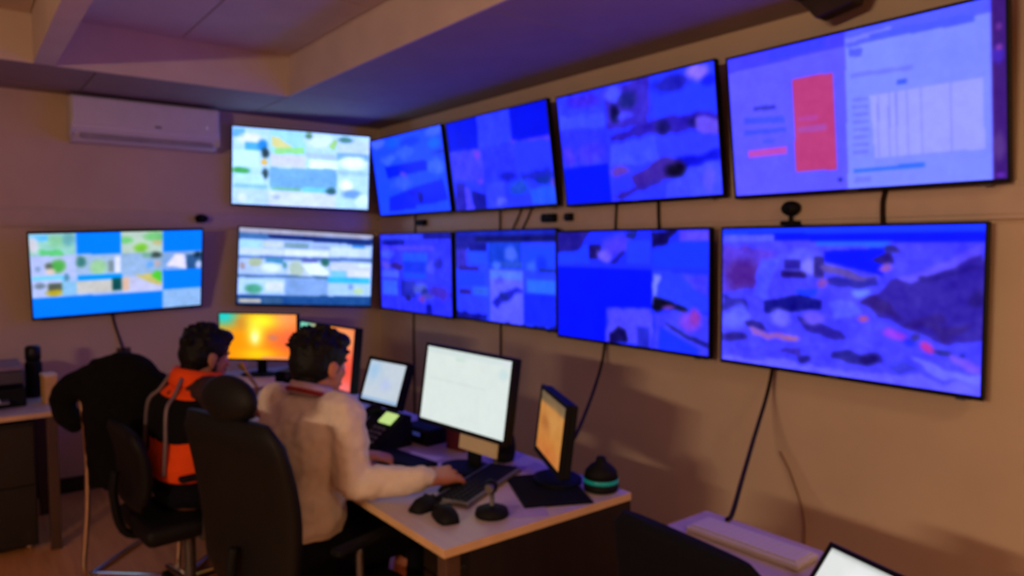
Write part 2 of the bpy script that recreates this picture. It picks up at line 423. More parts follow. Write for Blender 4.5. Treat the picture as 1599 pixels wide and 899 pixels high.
        ('P',((582,45),(915,61),(914,111),(582,87)),(75,90,255)), ('P',((507,109),(557,120),(556,169),(511,161)),(85,95,220)), 
        ('P',((513,262),(726,282),(725,309),(513,291)),(110,120,240)), ('P',((577,424),(933,421),(939,822),(588,815)),(155,160,255)), 
        ('P',((672,354),(706,355),(706,385),(672,381)),(60,90,235)), ('P',((507,877),(754,871),(754,899),(507,899)),(50,110,245)), 
        ('P',((511,929),(570,930),(569,967),(510,964)),(110,120,240)), ('P',((515,421),(573,429),(572,447),(514,440)),(112,118,230)), 
        ('P',((514,469),(572,476),(572,494),(514,488)),(112,118,230)), ('P',((513,517),(571,523),(571,542),(513,536)),(112,118,230)), 
        ('P',((512,565),(571,570),(570,589),(512,584)),(112,118,230)), ('P',((512,614),(570,618),(570,636),(511,633)),(112,118,230)), 
        ('P',((511,662),(569,665),(569,684),(511,681)),(112,118,230)), ('P',((510,711),(569,713),(568,732),(510,730)),(112,118,230)), 
        ('P',((509,759),(568,761),(568,780),(509,779)),(112,118,230)), ('P',((603,424),(608,426),(605,811),(599,810)),(128,132,238)), 
        ('P',((641,424),(646,426),(643,818),(637,817)),(128,132,238)), ('P',((665,424),(671,425),(668,822),(662,821)),(128,132,238)), 
        ('P',((702,424),(707,425),(705,828),(699,827)),(128,132,238)), ('P',((747,424),(752,425),(750,836),(745,835)),(128,132,238)), 
        ('P',((839,423),(844,425),(843,851),(838,850)),(128,132,238)), ('P',((960,-31),(1009,-14),(1010,1027),(959,1021)),(62,25,125)), 
        ('E',978,310,16,50,(70,40,190)), ('E',978,816,16,77,(85,50,140)), ('E',981,163,8,18,(110,50,160)), ('E',981,274,8,15,(140,60,170)), 
        ('E',981,978,13,13,(100,40,190)), ]),
}


def paint(bg, ops, nx, ny, blur=1, grain=10, seed=0, gain=1.0, warp=0.0, cold=0.0):
    """paint a picture in the display's own u, v and return linear colours, row by row from the top"""
    u = (np.arange(nx) + 0.0) / (nx - 1)
    v = (np.arange(ny) + 0.0) / (ny - 1)
    U, V = np.meshgrid(u, v)
    rg = np.random.RandomState(seed)
    img = np.empty((ny, nx, 3)); img[:] = bg
    def soft(n):
        a = rg.rand(int(n * 9 / 16) + 2, n + 2) - 0.5
        y = V * (a.shape[0] - 1.001); x = U * (a.shape[1] - 1.001)
        yi = y.astype(int); xi = x.astype(int); fy = y - yi; fx = x - xi
        return (a[yi, xi] * (1 - fy) * (1 - fx) + a[yi + 1, xi] * fy * (1 - fx) + a[yi, xi + 1] * (1 - fy) * fx + a[yi + 1, xi + 1] * fy * fx)
    mott = (soft(14) + 0.9 * soft(34) + 0.9 * soft(70) + 0.6 * soft(120))
    U0, V0 = U, V
    Uw = U + warp * (soft(9) + 0.7 * soft(26)); Vw = V + warp * 1.7 * (soft(9) + 0.7 * soft(26))
    for o in ops:
        c = np.array(o[-1], float)
        solid = max(o[-1]) - min(o[-1]) > 208
        U, V = (U0, V0) if (solid or o[0] == 'R' or not warp) else (Uw, Vw)
        if o[0] == 'R':
            m = (U >= o[1] / 1e3) & (U < o[3] / 1e3) & (V >= o[2] / 1e3) & (V < o[4] / 1e3)
            img[m] = c
        elif o[0] == 'E':
            d = ((U - o[1] / 1e3) / (o[3] / 1e3)) ** 2 + ((V - o[2] / 1e3) / (o[4] / 1e3)) ** 2
            a = np.clip((1.75 - d) / 1.3, 0, 1)[..., None]
            img = img * (1 - a) + c * a
        elif o[0] == 'G':                       # smooth glow
            d = ((U - o[1] / 1e3) / (o[3] / 1e3)) ** 2 + ((V - o[2] / 1e3) / (o[4] / 1e3)) ** 2
            a = np.exp(-d)[..., None]
            img = img * (1 - a) + c * a
        else:
            p = np.array(o[1], float) / 1e3
            m = np.zeros(U.shape, bool)
            j = len(p) - 1
            for i in range(len(p)):
                (xi, yi), (xj, yj) = p[i], p[j]
                if abs(yj - yi) > 1e-9:
                    m ^= ((yi > V) != (yj > V)) & (U < (xj - xi) * (V - yi) / (yj - yi) + xi)
                j = i
            img[m] = c
    sat = img.max(-1) - img.min(-1)
    flat = np.clip((sat - 185) / 40, 0, 0.85)          # even, saturated "no signal" tiles carry no picture
    img += (mott * grain * 2 * (1 - flat))[..., None] * np.array([0.8, 0.9, 0.8])
    for _ in range(blur):
        q = np.pad(img, ((1, 1), (1, 1), (0, 0)), 'edge')
        img = (q[:-2, 1:-1] + q[2:, 1:-1] + q[1:-1, :-2] + q[1:-1, 2:] + 2 * q[1:-1, 1:-1]) / 6
    img = np.clip(img, 0, 255) / 255
    out = np.where(img <= 0.04045, img / 12.92, ((img + 0.055) / 1.055) ** 2.4) * gain
    k = np.clip((out[..., 2] - 0.45) / 0.55, 0, 1)          # cold display backlight, brighter than the exposure holds
    out[..., 2] *= 1 + cold * k * k * (3 - 2 * k)
    return out

def picture(name, cols, wd, ht, parent, y=0.0, z=0.0):
    ny, nx = cols.shape[:2]
    xs = (np.arange(nx) / (nx - 1) - 0.5) * wd
    zs = (0.5 - np.arange(ny) / (ny - 1)) * ht + z
    X, Z = np.meshgrid(xs, zs)
    co = np.stack([X.ravel(), np.full(nx * ny, y), Z.ravel()], -1)
    idx = np.arange(nx * ny).reshape(ny, nx)
    q = np.stack([idx[:-1, :-1], idx[1:, :-1], idx[1:, 1:], idx[:-1, 1:]], -1).reshape(-1, 4)
    me = bpy.data.meshes.new(name)
    me.from_pydata(co.tolist(), [], q.tolist())
    at = me.color_attributes.new('picture', 'FLOAT_COLOR', 'POINT')
    at.data.foreach_set('color', np.concatenate([cols.reshape(-1, 3), np.ones((nx * ny, 1))], 1).astype(np.float32).ravel())
    me.materials.append(SCREEN_MAT)
    o = bpy.data.objects.new(name, me)
    return link(o, parent)

# ------------------------------------------------------------------ materials
M_WALL = mat('wall_paint', (214, 190, 164), 0.75, noise_amt=0.05, scale=3.0, bump=0.04)
M_TRUNK = mat('trunking_plastic', (208, 184, 164), 0.5, noise_amt=0.04)
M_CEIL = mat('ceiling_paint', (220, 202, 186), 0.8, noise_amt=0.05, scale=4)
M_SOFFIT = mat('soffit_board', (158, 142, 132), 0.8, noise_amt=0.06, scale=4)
M_FLOOR = wood('floor_vinyl', (228, 160, 96), (206, 138, 78), 0.4)
M_BLACK = mat('black_plastic', (13, 13, 14), 0.7, noise_amt=0.1, spec=0.22)
M_GLOSS = mat('gloss_black', (9, 9, 10), 0.4, noise_amt=0.05, spec=0.3)
M_FABRIC = mat('black_fabric', (9, 9, 11), 0.95, noise_amt=0.3, scale=90, bump=0.2, spec=0.2)
M_LEATHER = mat('black_leather', (9, 9, 10), 0.65, noise_amt=0.2, scale=40, bump=0.1, spec=0.3)
M_NAVY = mat('navy_fabric', (11, 12, 22), 0.95, noise_amt=0.3, scale=80, bump=0.2, spec=0.2)
M_CHROME = mat('chrome', (215, 210, 200), 0.18, 1.0, noise_amt=0.03)
M_STEEL = mat('grey_metal', (110, 108, 110), 0.4, 0.8, noise_amt=0.05)
M_GREY = mat('grey_plastic', (105, 104, 108), 0.5, noise_amt=0.08)
M_WHITE = mat('white_plastic', (222, 216, 214), 0.45, noise_amt=0.03)
M_PAPER = mat('paper', (240, 238, 236), 0.85, noise_amt=0.03)
M_DESK = wood('desk_laminate', (204, 188, 184), (192, 174, 170), 0.45)
M_EDGE = mat('desk_edge', (222, 182, 136), 0.5, noise_amt=0.08)
M_DARKWOOD = wood('dark_wood', (30, 21, 20), (22, 15, 15), 0.5, axis=2)
M_LEGBROWN = mat('brown_metal', (84, 60, 50), 0.5, noise_amt=0.06)
M_BEIGE = mat('beige_plastic', (206, 190, 150), 0.5, noise_amt=0.05)
M_RED = mat('dark_red_card', (104, 22, 26), 0.6)
M_PURPLE = mat('lilac_paper', (170, 150, 205), 0.8)
M_SKIN = mat('skin', (190, 116, 88), 0.55, noise_amt=0.08, scale=20)
M_SKIN2 = mat('skin_dark', (160, 104, 84), 0.55, noise_amt=0.08, scale=20)
M_HAIR = mat('black_hair', (9, 8, 8), 0.6, noise_amt=0.3, scale=60, bump=0.3, spec=0.25)

# ------------------------------------------------------------------ the room
WX, WY, CZ, TZ = 2.84, 5.45, 2.59, 2.86       # right wall, back wall, soffit, coffer top
X0, Y0 = -2.6, -2.6
def struct(name, bm, m, parent=None):
    o = obj(name, bm, m, parent)
    if parent is None: tag(o, kind='structure')
    return o

struct('floor', box(B(), ((X0 + WX) / 2, (Y0 + WY) / 2, -0.05), (WX - X0 + 0.4, WY - Y0 + 0.4, 0.1)), M_FLOOR)
struct('wall_right', box(B(), (WX + 0.06, (Y0 + WY) / 2, 1.45), (0.12, WY - Y0 + 0.24, 3.0)), M_WALL)
struct('wall_back', box(B(), ((X0 + WX) / 2, WY + 0.06, 1.45), (WX - X0 + 0.24, 0.12, 3.0)), M_WALL)
struct('wall_left', box(B(), (X0 - 0.06, (Y0 + WY) / 2, 1.45), (0.12, WY - Y0 + 0.24, 3.0)), M_WALL)
struct('wall_front', box(B(), ((X0 + WX) / 2, Y0 - 0.06, 1.45), (WX - X0 + 0.24, 0.12, 3.0)), M_WALL)

# ceiling: a coffered slab (two raised fields between a wide soffit and a narrow beam)
CX0, CX1, CX2, CY = 0.375, 0.475, 1.76, 4.62
bm = B()
box(bm, ((X0 + WX) / 2, (Y0 + WY) / 2, TZ + 0.06), (WX - X0 + 0.24, WY - Y0 + 0.24, 0.12))
box(bm, ((CX2 + WX) / 2 + 0.012, (Y0 + WY) / 2, (CZ + TZ) / 2 + 0.006), (WX - CX2 + 0.024 - 0.024, WY - Y0, TZ - CZ - 0.012))
box(bm, ((X0 + CX2 + 0.012) / 2, (CY + WY) / 2 + 0.006, (CZ + TZ) / 2 + 0.006), (CX2 - X0 + 0.012, WY - CY - 0.012, TZ - CZ - 0.012))
box(bm, ((CX0 + CX1) / 2, (Y0 + CY) / 2, (CZ + TZ) / 2), (CX1 - CX0, CY - Y0, TZ - CZ))
ceiling = struct('ceiling', bm, M_CEIL)
# plasterboard fields, each with its own recessed joint
tile_mesh = {}
def tile(cx, cy, z, sx, sy, m=M_CEIL):
    k = (round(sx, 3), round(sy, 3), m.name)
    if k not in tile_mesh:
        o = obj('ceiling_panel', box(B(), (0, 0, 0), (sx - 0.007, sy - 0.007, 0.012), bev=0.002, seg=1), m, ceiling)
        tile_mesh[k] = o
    else:
        o = copy_part(tile_mesh[k], ceiling)
    o.location = (cx, cy, z)
n = 8
dy = (WY - Y0) / n
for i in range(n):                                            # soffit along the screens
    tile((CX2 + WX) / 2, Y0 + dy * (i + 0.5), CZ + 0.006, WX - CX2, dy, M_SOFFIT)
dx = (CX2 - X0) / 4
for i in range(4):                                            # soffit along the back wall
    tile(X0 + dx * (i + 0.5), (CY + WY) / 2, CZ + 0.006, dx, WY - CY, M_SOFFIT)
for i in range(6):                                            # raised fields
    yy = Y0 + (CY - Y0) / 6 * (i + 0.5)
    for j in range(2):
        wj = (CX2 - CX1) / 2
        tile(CX1 + wj * (j + 0.5), yy, TZ - 0.006, wj, (CY - Y0) / 6)
    for j in range(3):
        wj = (CX0 - X0) / 3
        tile(X0 + wj * (j + 0.5), yy, TZ - 0.006, wj, (CY - Y0) / 6)
# fascia boards of the main raised field
obj('fascia', box(B(), (CX2 + 0.006, (Y0 + CY) / 2, (CZ + TZ) / 2), (0.012, CY - Y0, TZ - CZ)), M_CEIL, ceiling)
obj('fascia', box(B(), ((X0 + CX2) / 2, CY + 0.006, (CZ + TZ) / 2), (CX2 - X0, 0.012, TZ - CZ)), M_CEIL, ceiling)

# cable trunking along both walls
bm = box(B(), (WX - 0.012, (Y0 + WY) / 2, 1.775), (0.024, WY - Y0, 0.13), bev=0.003)
box(bm, (WX - 0.026, (Y0 + WY) / 2, 1.775), (0.006, WY - Y0, 0.095), bev=0.002)
struct('trim_1', bm, M_TRUNK)
bm = box(B(), ((X0 + WX - 0.03) / 2, WY - 0.012, 1.80), (WX - X0 - 0.03, 0.024, 0.12), bev=0.003)
box(bm, ((X0 + WX - 0.03) / 2, WY - 0.026, 1.80), (WX - X0 - 0.03, 0.006, 0.09), bev=0.002)
struct('trim_2', bm, M_TRUNK)
struct('baseboard_right', box(B(), (WX - 0.008, (Y0 + WY) / 2, 0.05), (0.016, WY - Y0, 0.1), bev=0.003), M_DARKWOOD)
struct('baseboard_back', box(B(), ((X0 + WX - 0.03) / 2, WY - 0.008, 0.05), (WX - X0 - 0.03, 0.016, 0.1), bev=0.003), M_DARKWOOD)

# warm lamps (outside the picture): a tube lamp on the left wall and a panel in the ceiling behind the photographer
em = mat('lamp_diffuser', (255, 214, 160), 0.5, emit=3.0)
def lamp_light(t, size, energy, colr, rot, loc):
    ld = bpy.data.lights.new('lamp_light', 'AREA')
    ld.shape = 'RECTANGLE'; ld.size, ld.size_y = size; ld.energy = energy; ld.color = colr
    lo = bpy.data.objects.new('lamp_light', ld)
    link(lo, t); lo.location = loc; lo.rotation_euler = rot
t = thing('wall_lamp', 'warm tube lamp on the wall to the left of the photographer', 'lamp', WALL_LAMP[0])
obj('lamp_housing', box(B(), (0.025, 0, 0), (0.05, 0.9, 0.12), bev=0.006), M_WHITE, t)
obj('diffuser', box(B(), (0.056, 0, 0), (0.012, 0.84, 0.09), bev=0.004), em, t)
lamp_light(t, (0.09, 0.84), WALL_LAMP[1], WALL_LAMP[2], (0, math.radians(-90), 0), (0.066, 0, 0))
t = thing('ceiling_light', 'square warm ceiling lamp in the raised field behind the photographer', 'lamp', CEIL_LAMP[0])
bm = B()
for sx, sy, lx, ly in ((0, 0.28, 0.6, 0.04), (0, -0.28, 0.6, 0.04), (0.28, 0, 0.04, 0.52), (-0.28, 0, 0.04, 0.52)):
    box(bm, (sx, sy, -0.02), (lx, ly, 0.04))
obj('lamp_frame', bm, M_WHITE, t)
obj('diffuser', box(B(), (0, 0, -0.012), (0.518, 0.518, 0.01)), em, t)
lamp_light(t, (0.5, 0.5), CEIL_LAMP[1], CEIL_LAMP[2], (0, 0, 0), (0, 0, -0.03))

# ------------------------------------------------------------------ wall displays
def frame_of(yaw, tilt, roll):
    n = Vector((-math.cos(yaw), -math.sin(yaw), 0)); z = Vector((0, 0, 1))
    r = z.cross(n)
    n2 = math.cos(tilt) * n - math.sin(tilt) * z
    up = math.cos(tilt) * z + math.sin(tilt) * n
    R = math.cos(roll) * r + math.sin(roll) * up
    U = -math.sin(roll) * r + math.cos(roll) * up
    return R, n2, U

def pose(o, c, yaw, tilt, roll):
    R, n, U = frame_of(math.radians(yaw), math.radians(tilt), math.radians(roll))
    m = Matrix((R, -n, U)).transposed().to_4x4()
    m.translation = Vector(c)
    o.matrix_world = m
    return m

def bezel(bm, w, h, b, y0, y1, bb=None, bev=0.0015):
    bb = b if bb is None else bb
    yc, ys = (y0 + y1) / 2, y1 - y0
    box(bm, (0, yc, h / 2 + b / 2), (w + 2 * b, ys, b), bev=bev, seg=1)
    box(bm, (0, yc, -h / 2 - bb / 2), (w + 2 * b, ys, bb), bev=bev, seg=1)
    box(bm, (-w / 2 - b / 2, yc, 0), (b, ys, h), bev=bev, seg=1)
    box(bm, (w / 2 + b / 2, yc, 0), (b, ys, h), bev=bev, seg=1)
    return bm

def wall_tv(key, label, c, yaw, tilt, roll, w, group, wall, res=(160, 90), gain=1.0, grain=8, blur=4, warp=0.03, cold=1.0):
    h = w * 9 / 16
    t = thing('wall_television', label, 'television', group=group)
    mw = pose(t, c, yaw, tilt, roll)
    bg, ops = SCREENS[key]
    picture('screen', paint(bg, ops, res[0], res[1], blur=blur, grain=grain, seed=sum(map(ord, key)), gain=gain, warp=warp, cold=cold), w, h, t)
    obj('bezel', bezel(B(), w, h, 0.010, -0.004, 0.012, 0.016), M_GLOSS, t)
    bm = box(B(), (0, 0.0165, -0.003), (w + 0.016, 0.028, h + 0.022), bev=0.004)
    box(bm, (0, 0.036, -h * 0.18), (w * 0.7, 0.022, h * 0.5), bev=0.008)
    obj('housing', bm, M_BLACK, t)
    bm = box(B(), (0, -0.0045, -h / 2 - 0.008), (0.05, 0.002, 0.006))
    obj('maker_badge', bm, M_STEEL, t)
    obj('foot_clip', box(B(), (w / 2 - 0.06, -0.003, -h / 2 - 0.018), (0.03, 0.012, 0.006), bev=0.001), M_STEEL, t)
    # bracket reaching the wall
    inv = mw.inverted()
    bm = B()
    back = mw @ Vector((0, 0.045, -h * 0.12))
    if wall == 'x':
        foot = Vector((WX - 0.006, back.y, back.z)); ps = (0.012, 0.36, 0.24)
    else:
        foot = Vector((back.x, WY - 0.006, back.z)); ps = (0.36, 0.012, 0.24)
    if (foot - back).length > 0.03:
        box(bm, foot, ps)
        for s in (-1, 1):
            off = Vector((0, 0.12 * s, 0)) if wall == 'x' else Vector((0.12 * s, 0, 0))
            cyl(bm, foot + off, back + off * 0.7, 0.012, seg=8)
        bm.transform(inv)
        obj('wall_bracket', bm, M_STEEL, t)
    return t

GU = 'upper row of tilted televisions on the right wall'
GL = 'lower row of televisions on the right wall'
GB = 'televisions on the back wall'
wall_tv('U4', 'nearest upper television showing a red panel beside a pale document', (2.72, 1.394, EYE + 0.5127), 0, 8.16, 0, 1.04, GU, 'x', (240, 135), grain=3, blur=2, warp=0.0)
wall_tv('U3', 'upper television with six blue camera views, second from the near end', (2.72, 2.507, EYE + 0.5245), 0, 8.16, 0, 1.04, GU, 'x', (192, 108))
wall_tv('U2', 'upper television with two plain dark blue tiles in its top corners', (2.72, 3.641, EYE + 0.5347), 0, 8.16, 0, 1.04, GU, 'x')
wall_tv('U1', 'upper bright blue television deepest in the corner on the right wall', (2.72, 4.754, EYE + 0.54), 0, 8.16, 0, 1.04, GU, 'x')
wall_tv('L4', 'nearest lower television showing one large blue quarry view', (2.74, 1.4436, EYE - 0.2196), 0, 0.9, 0, 1.04, GL, 'x', (240, 135), grain=9, blur=4)
wall_tv('L3', 'lower television with a large plain blue field across its left side', (2.74, 2.5585, EYE - 0.2174), 0, 0.9, 0, 1.04, GL, 'x', (192, 108))
wall_tv('L2', 'lower blue television with a pale column in the middle, above the white monitor', (2.74, 3.6164, EYE - 0.1961), 0, 0.9, 0, 1.03, GL, 'x')
wall_tv('L1', 'lower purple blue television deepest in the corner on the right wall', (2.74, 4.7175, EYE - 0.2037), 0, 0.9, 0, 1.04, GL, 'x')
wall_tv('UC', 'upper white and pale blue television on the back wall beside the air conditioner', (2.089, 5.224, EYE + 0.5708), 72.5, 3.05, -1.65, 0.98, GB, 'y', gain=1.3, blur=2, warp=0.012, cold=0.5)
wall_tv('LC', 'television with rows of pale camera views above the orange monitor', (2.112, 5.22, EYE - 0.1668), 78.0, -0.9, -3.0, 0.98, GB, 'y', gain=1.15, blur=2, warp=0.006, cold=0.5)
wall_tv('LL', 'lone lower left television with a mosaic of green views and sky blue tiles', (0.8644, 5.244, EYE - 0.1715), 89.5, 19.4, 2.28, 0.98, GB, 'y', blur=2, warp=0.012, cold=0.5)

# ------------------------------------------------------------------ air conditioner
t = thing('air_conditioner', 'long white split air conditioner high on the back wall', 'air conditioner', (1.058, WY, 2.285))
W_ = 0.88
prof = [(-0.005, 0.0), (-0.12, 0.0), (-0.165, 0.035), (-0.195, 0.075), (-0.2, 0.11), (-0.2, 0.26), (-0.185, 0.28), (-0.005, 0.28)]
bm = B()
rings(bm, [[Vector((x, p[0], p[1])) for p in prof] for x in (-W_ / 2, W_ / 2)])
obj('body', bm, M_WHITE, t)
obj('front_panel', box(B(), (0, -0.205, 0.185), (W_ - 0.004, 0.012, 0.165), bev=0.004), M_WHITE, t)
R_ = Matrix.Rotation(math.radians(42), 3, 'X')
obj('air_flap', box(B(), (0, -0.174, 0.052), (W_ - 0.08, 0.006, 0.085), rot=Matrix.Rotation(math.radians(-33), 3, 'X'), bev=0.002), mat('flap_plastic', (176, 168, 170), 0.5), t)
for s in (-1, 1):
    obj('end_cap', box(B(), (s * (W_ / 2 + 0.004), -0.1, 0.15), (0.008, 0.19, 0.25), bev=0.003), M_WHITE, t)
obj('display_badge', box(B(), (0.05, -0.2125, 0.12), (0.04, 0.003, 0.012)), M_GREY, t)
obj('status_light', box(B(), (0.36, -0.2125, 0.145), (0.014, 0.003, 0.014)), mat('led_white', (235, 220, 240), 0.4, emit=0.12), t)

# ------------------------------------------------------------------ small things on the walls
def cable(label, pts, r=0.006, m=None, cat='cable', group='cables from the televisions', name='cable'):
    return tag(obj(name, tube(B(), pts, r, seg=8), m or M_CABLE, smooth=True), label, cat, group)
M_CABLE = mat('cable_rubber', (44, 30, 26), 0.85, spec=0.15)
XW = WX - 0.008
cable('long black cable hanging from the nearest lower television to the pale desk', [(2.80, 1.74, 1.10), (2.74, 1.73, 0.98), (2.5, 1.63, 0.86), (2.2, 1.48, 0.79), (1.97, 1.36, 0.752), (1.90, 1.33, 0.757)], 0.008)
cable('black cable hanging from the plain blue field television towards the amber monitor', [(2.80, 2.76, 1.12), (2.76, 2.74, 1.0), (2.5, 2.55, 0.88), (2.1, 2.25, 0.79), (1.84, 2.09, 0.757)], 0.008)
cable('straight black cable running down the wall behind the white monitor', [(XW, 3.75, 1.16), (XW, 3.752, 0.9), (XW, 3.75, 0.5), (XW, 3.75, 0.11)], 0.007)
cable('straight black cable running down the wall beside the small tilted monitor', [(XW, 4.88, 1.16), (XW, 4.885, 0.9), (XW, 4.88, 0.5), (XW, 4.88, 0.11)], 0.007)
XT = WX - 0.036
cable('thick short black cable above the quarry view television', [(XT, 1.30, 1.92), (XT, 1.285, 1.85), (XT, 1.295, 1.78), (XT, 1.29, 1.66)], 0.010)
cable('short black cable between the six view television and the plain blue field television', [(XT, 2.40, 1.92), (XT, 2.398, 1.80), (XT, 2.39, 1.66)], 0.009)
cable('thin short cable left of the one below the six view television', [(XT, 2.68, 1.92), (XT, 2.69, 1.80), (XT, 2.695, 1.66)], 0.007)
cable('thin upright cable between the two televisions above the white monitor', [(XT, 3.72, 1.92), (XT, 3.72, 1.80), (XT, 3.72, 1.66)], 0.007)
cable('slanting thin cable, left of a pair between the television rows', [(XT, 3.46, 1.92), (XT, 3.53, 1.80), (XT, 3.64, 1.66)], 0.006)
cable('slanting thin cable, right of a pair between the television rows', [(XT, 3.36, 1.92), (XT, 3.43, 1.80), (XT, 3.54, 1.66)], 0.006)
cable('thin upright cable between the rows at the far corner', [(XT, 4.80, 1.92), (XT, 4.80, 1.80), (XT, 4.80, 1.66)], 0.007)
cable('black cable slanting from the lone left television to a wall socket', [(0.82, WY - 0.05, 1.25), (0.84, WY - 0.012, 1.12), (0.87, WY - 0.012, 1.0), (0.893, WY - 0.03, 0.905)], 0.007)
cable('faint beige wire drooping on the bare wall under the quarry view television', [(XW, 1.72, 0.72), (XW, 1.66, 0.62), (XW, 1.60, 0.45), (XW, 1.60, 0.2)], 0.004, mat('beige_wire', (150, 112, 84), 0.6), group='wires on the bare wall')

def wall_box(label, p, s, name='signal_adapter', cat='adapter', g='black adapters on the trunking'):
    t = thing(name, label, cat, p, group=g)
    obj('body', box(B(), (-s[0] / 2, 0, 0), s, bev=0.006), M_BLACK, t)
    obj('plug', box(B(), (-s[0] / 2, s[1] * 0.5 + 0.008, 0), (s[0] * 0.6, 0.016, s[2] * 0.5), bev=0.002), M_GREY, t)
    obj('indicator', box(B(), (-s[0] - 0.0008, 0, s[2] * 0.2), (0.003, 0.006, 0.006)), M_STEEL, t)
    return t
wall_box('black adapter on the trunking below the far corner television', (WX - 0.029, 4.68, 1.795), (0.04, 0.10, 0.045))
wall_box('wide black adapter on the trunking, larger of two side by side', (WX - 0.029, 3.22, 1.785), (0.04, 0.11, 0.05))
wall_box('small black adapter on the trunking, right of the wide one', (WX - 0.029, 3.05, 1.785), (0.035, 0.05, 0.045))
# small camera perched above the nearest lower television
t = thing('wall_camera', 'small black camera perched above the quarry view television', 'camera', (2.785, 1.665, 1.715))
obj('clamp', box(B(), (0, 0, 0.0), (0.05, 0.07, 0.02), bev=0.004), M_BLACK, t)
obj('neck', cyl(B(), (0, 0, 0.01), (0, 0, 0.035), 0.009, seg=12), M_BLACK, t)
obj('camera_body', ball(B(), (0, 0, 0.062), (0.034, 0.042, 0.032)), M_BLACK, t, True)
obj('lens', cyl(B(), (-0.028, 0, 0.062), (-0.04, 0, 0.062), 0.014, 0.012), M_GLOSS, t)
t = thing('wall_camera', 'small black camera on the back wall above the left television', 'camera', (1.40, WY - 0.03, 1.80))
obj('mount', box(B(), (0, -0.012, 0), (0.05, 0.024, 0.03), bev=0.004), M_BLACK, t)
obj('camera_body', ball(B(), (0, -0.05, 0.015), (0.045, 0.04, 0.03)), M_BLACK, t, True)
obj('lens', cyl(B(), (0, -0.083, 0.012), (0, -0.095, 0.01), 0.014, 0.012), M_GLOSS, t)
t = thing('wall_socket', 'small dark wall socket under the lone left television', 'socket', (0.896, WY, 0.887))
obj('plate', box(B(), (0, -0.005, 0), (0.085, 0.01, 0.085), bev=0.002), M_LEGBROWN, t)
obj('plug', cyl(B(), (0, -0.01, 0.0), (0, -0.05, 0.005), 0.022, 0.018), M_BLACK, t)
# dark bracket where the soffit meets the right wall
t = thing('ceiling_bracket', 'dark brown bracket fixed to the soffit above the document television', 'bracket', (2.66, 1.44, CZ))
M_BRK = mat('bracket_brown', (52, 36, 26), 0.6)
obj('plate', box(B(), (0, 0, -0.008), (0.26, 0.26, 0.016), bev=0.002), M_BRK, t)
bm = B()
rings(bm, [[Vector((x, y, z)) for y, z in ((-0.12, -0.016), (0.12, -0.016), (0.05, -0.10), (-0.09, -0.075))] for x in (-0.03, 0.05)])
obj('arm', bm, M_BRK, t)
obj('bolt', cyl(B(), (-0.08, 0.09, -0.016), (-0.08, 0.09, -0.026), 0.012, seg=6), M_STEEL, t)

# ------------------------------------------------------------------ desks
def desk(label, x0, x1, y0, y1, front='x', pedestal=None, group='workstation desks', h=0.75):
    t = thing('desk', label, 'desk', ((x0 + x1) / 2, (y0 + y1) / 2, 0), group=group)
    sx, sy = x1 - x0, y1 - y0
    top = obj('tabletop', box(B(), (0, 0, h - 0.0125), (sx - 0.004, sy - 0.004, 0.025)), M_DESK, t)
    bm = B()
    for cx, cy, lx, ly in ((0, sy / 2 - 0.001, sx, 0.002), (0, -sy / 2 + 0.001, sx, 0.002), (sx / 2 - 0.001, 0, 0.002, sy - 0.004), (-sx / 2 + 0.001, 0, 0.002, sy - 0.004)):
        box(bm, (cx, cy, h - 0.0125), (lx, ly, 0.026))
    obj('edge_band', bm, M_EDGE, top)
    leg = None
    for a in (-1, 1):
        for b_ in (-1, 1):
            p = (a * (sx / 2 - 0.045), b_ * (sy / 2 - 0.045), 0)
            if leg is None:
                leg = obj('leg', box(B(), (0, 0, (h - 0.025) / 2), (0.05, 0.05, h - 0.025), bev=0.003), M_LEGBROWN, t, loc=p)
            else:
                copy_part(leg, t, loc=p)
    if front == 'x':
        obj('modesty_panel', box(B(), (sx / 2 - 0.08, 0, 0.45), (0.018, sy - 0.15, 0.5)), M_DARKWOOD, t)
    else:
        obj('modesty_panel', box(B(), (0, sy / 2 - 0.08, 0.45), (sx - 0.15, 0.018, 0.5)), M_DARKWOOD, t)
    if pedestal:
        obj('end_panel', box(B(), (0.045, -sy / 2 + 0.011, 0.37), (sx - 0.09, 0.018, 0.71)), M_DARKWOOD, t)
    return t
D1 = desk('pale desk with the white monitor and the seated man in the light shirt', 1.08, 1.86, 1.70, 3.06, pedestal=True)
D2 = desk('far pale desk with the orange red monitor, behind the light shirted man', 1.08, 1.86, 3.08, 4.30)
D3 = desk('corner desk under the back wall carrying the wide orange monitor', 1.05, 2.10, 4.42, 5.10, 'y')
D4 = desk('pale desk at the lower right edge with the laptop', 1.52, 1.93, 0.25, 1.43)
D5 = desk('pale table with the printer at the left edge of the picture', -0.75, 0.43, 4.43, 5.15, 'y', group='tables along the back wall')

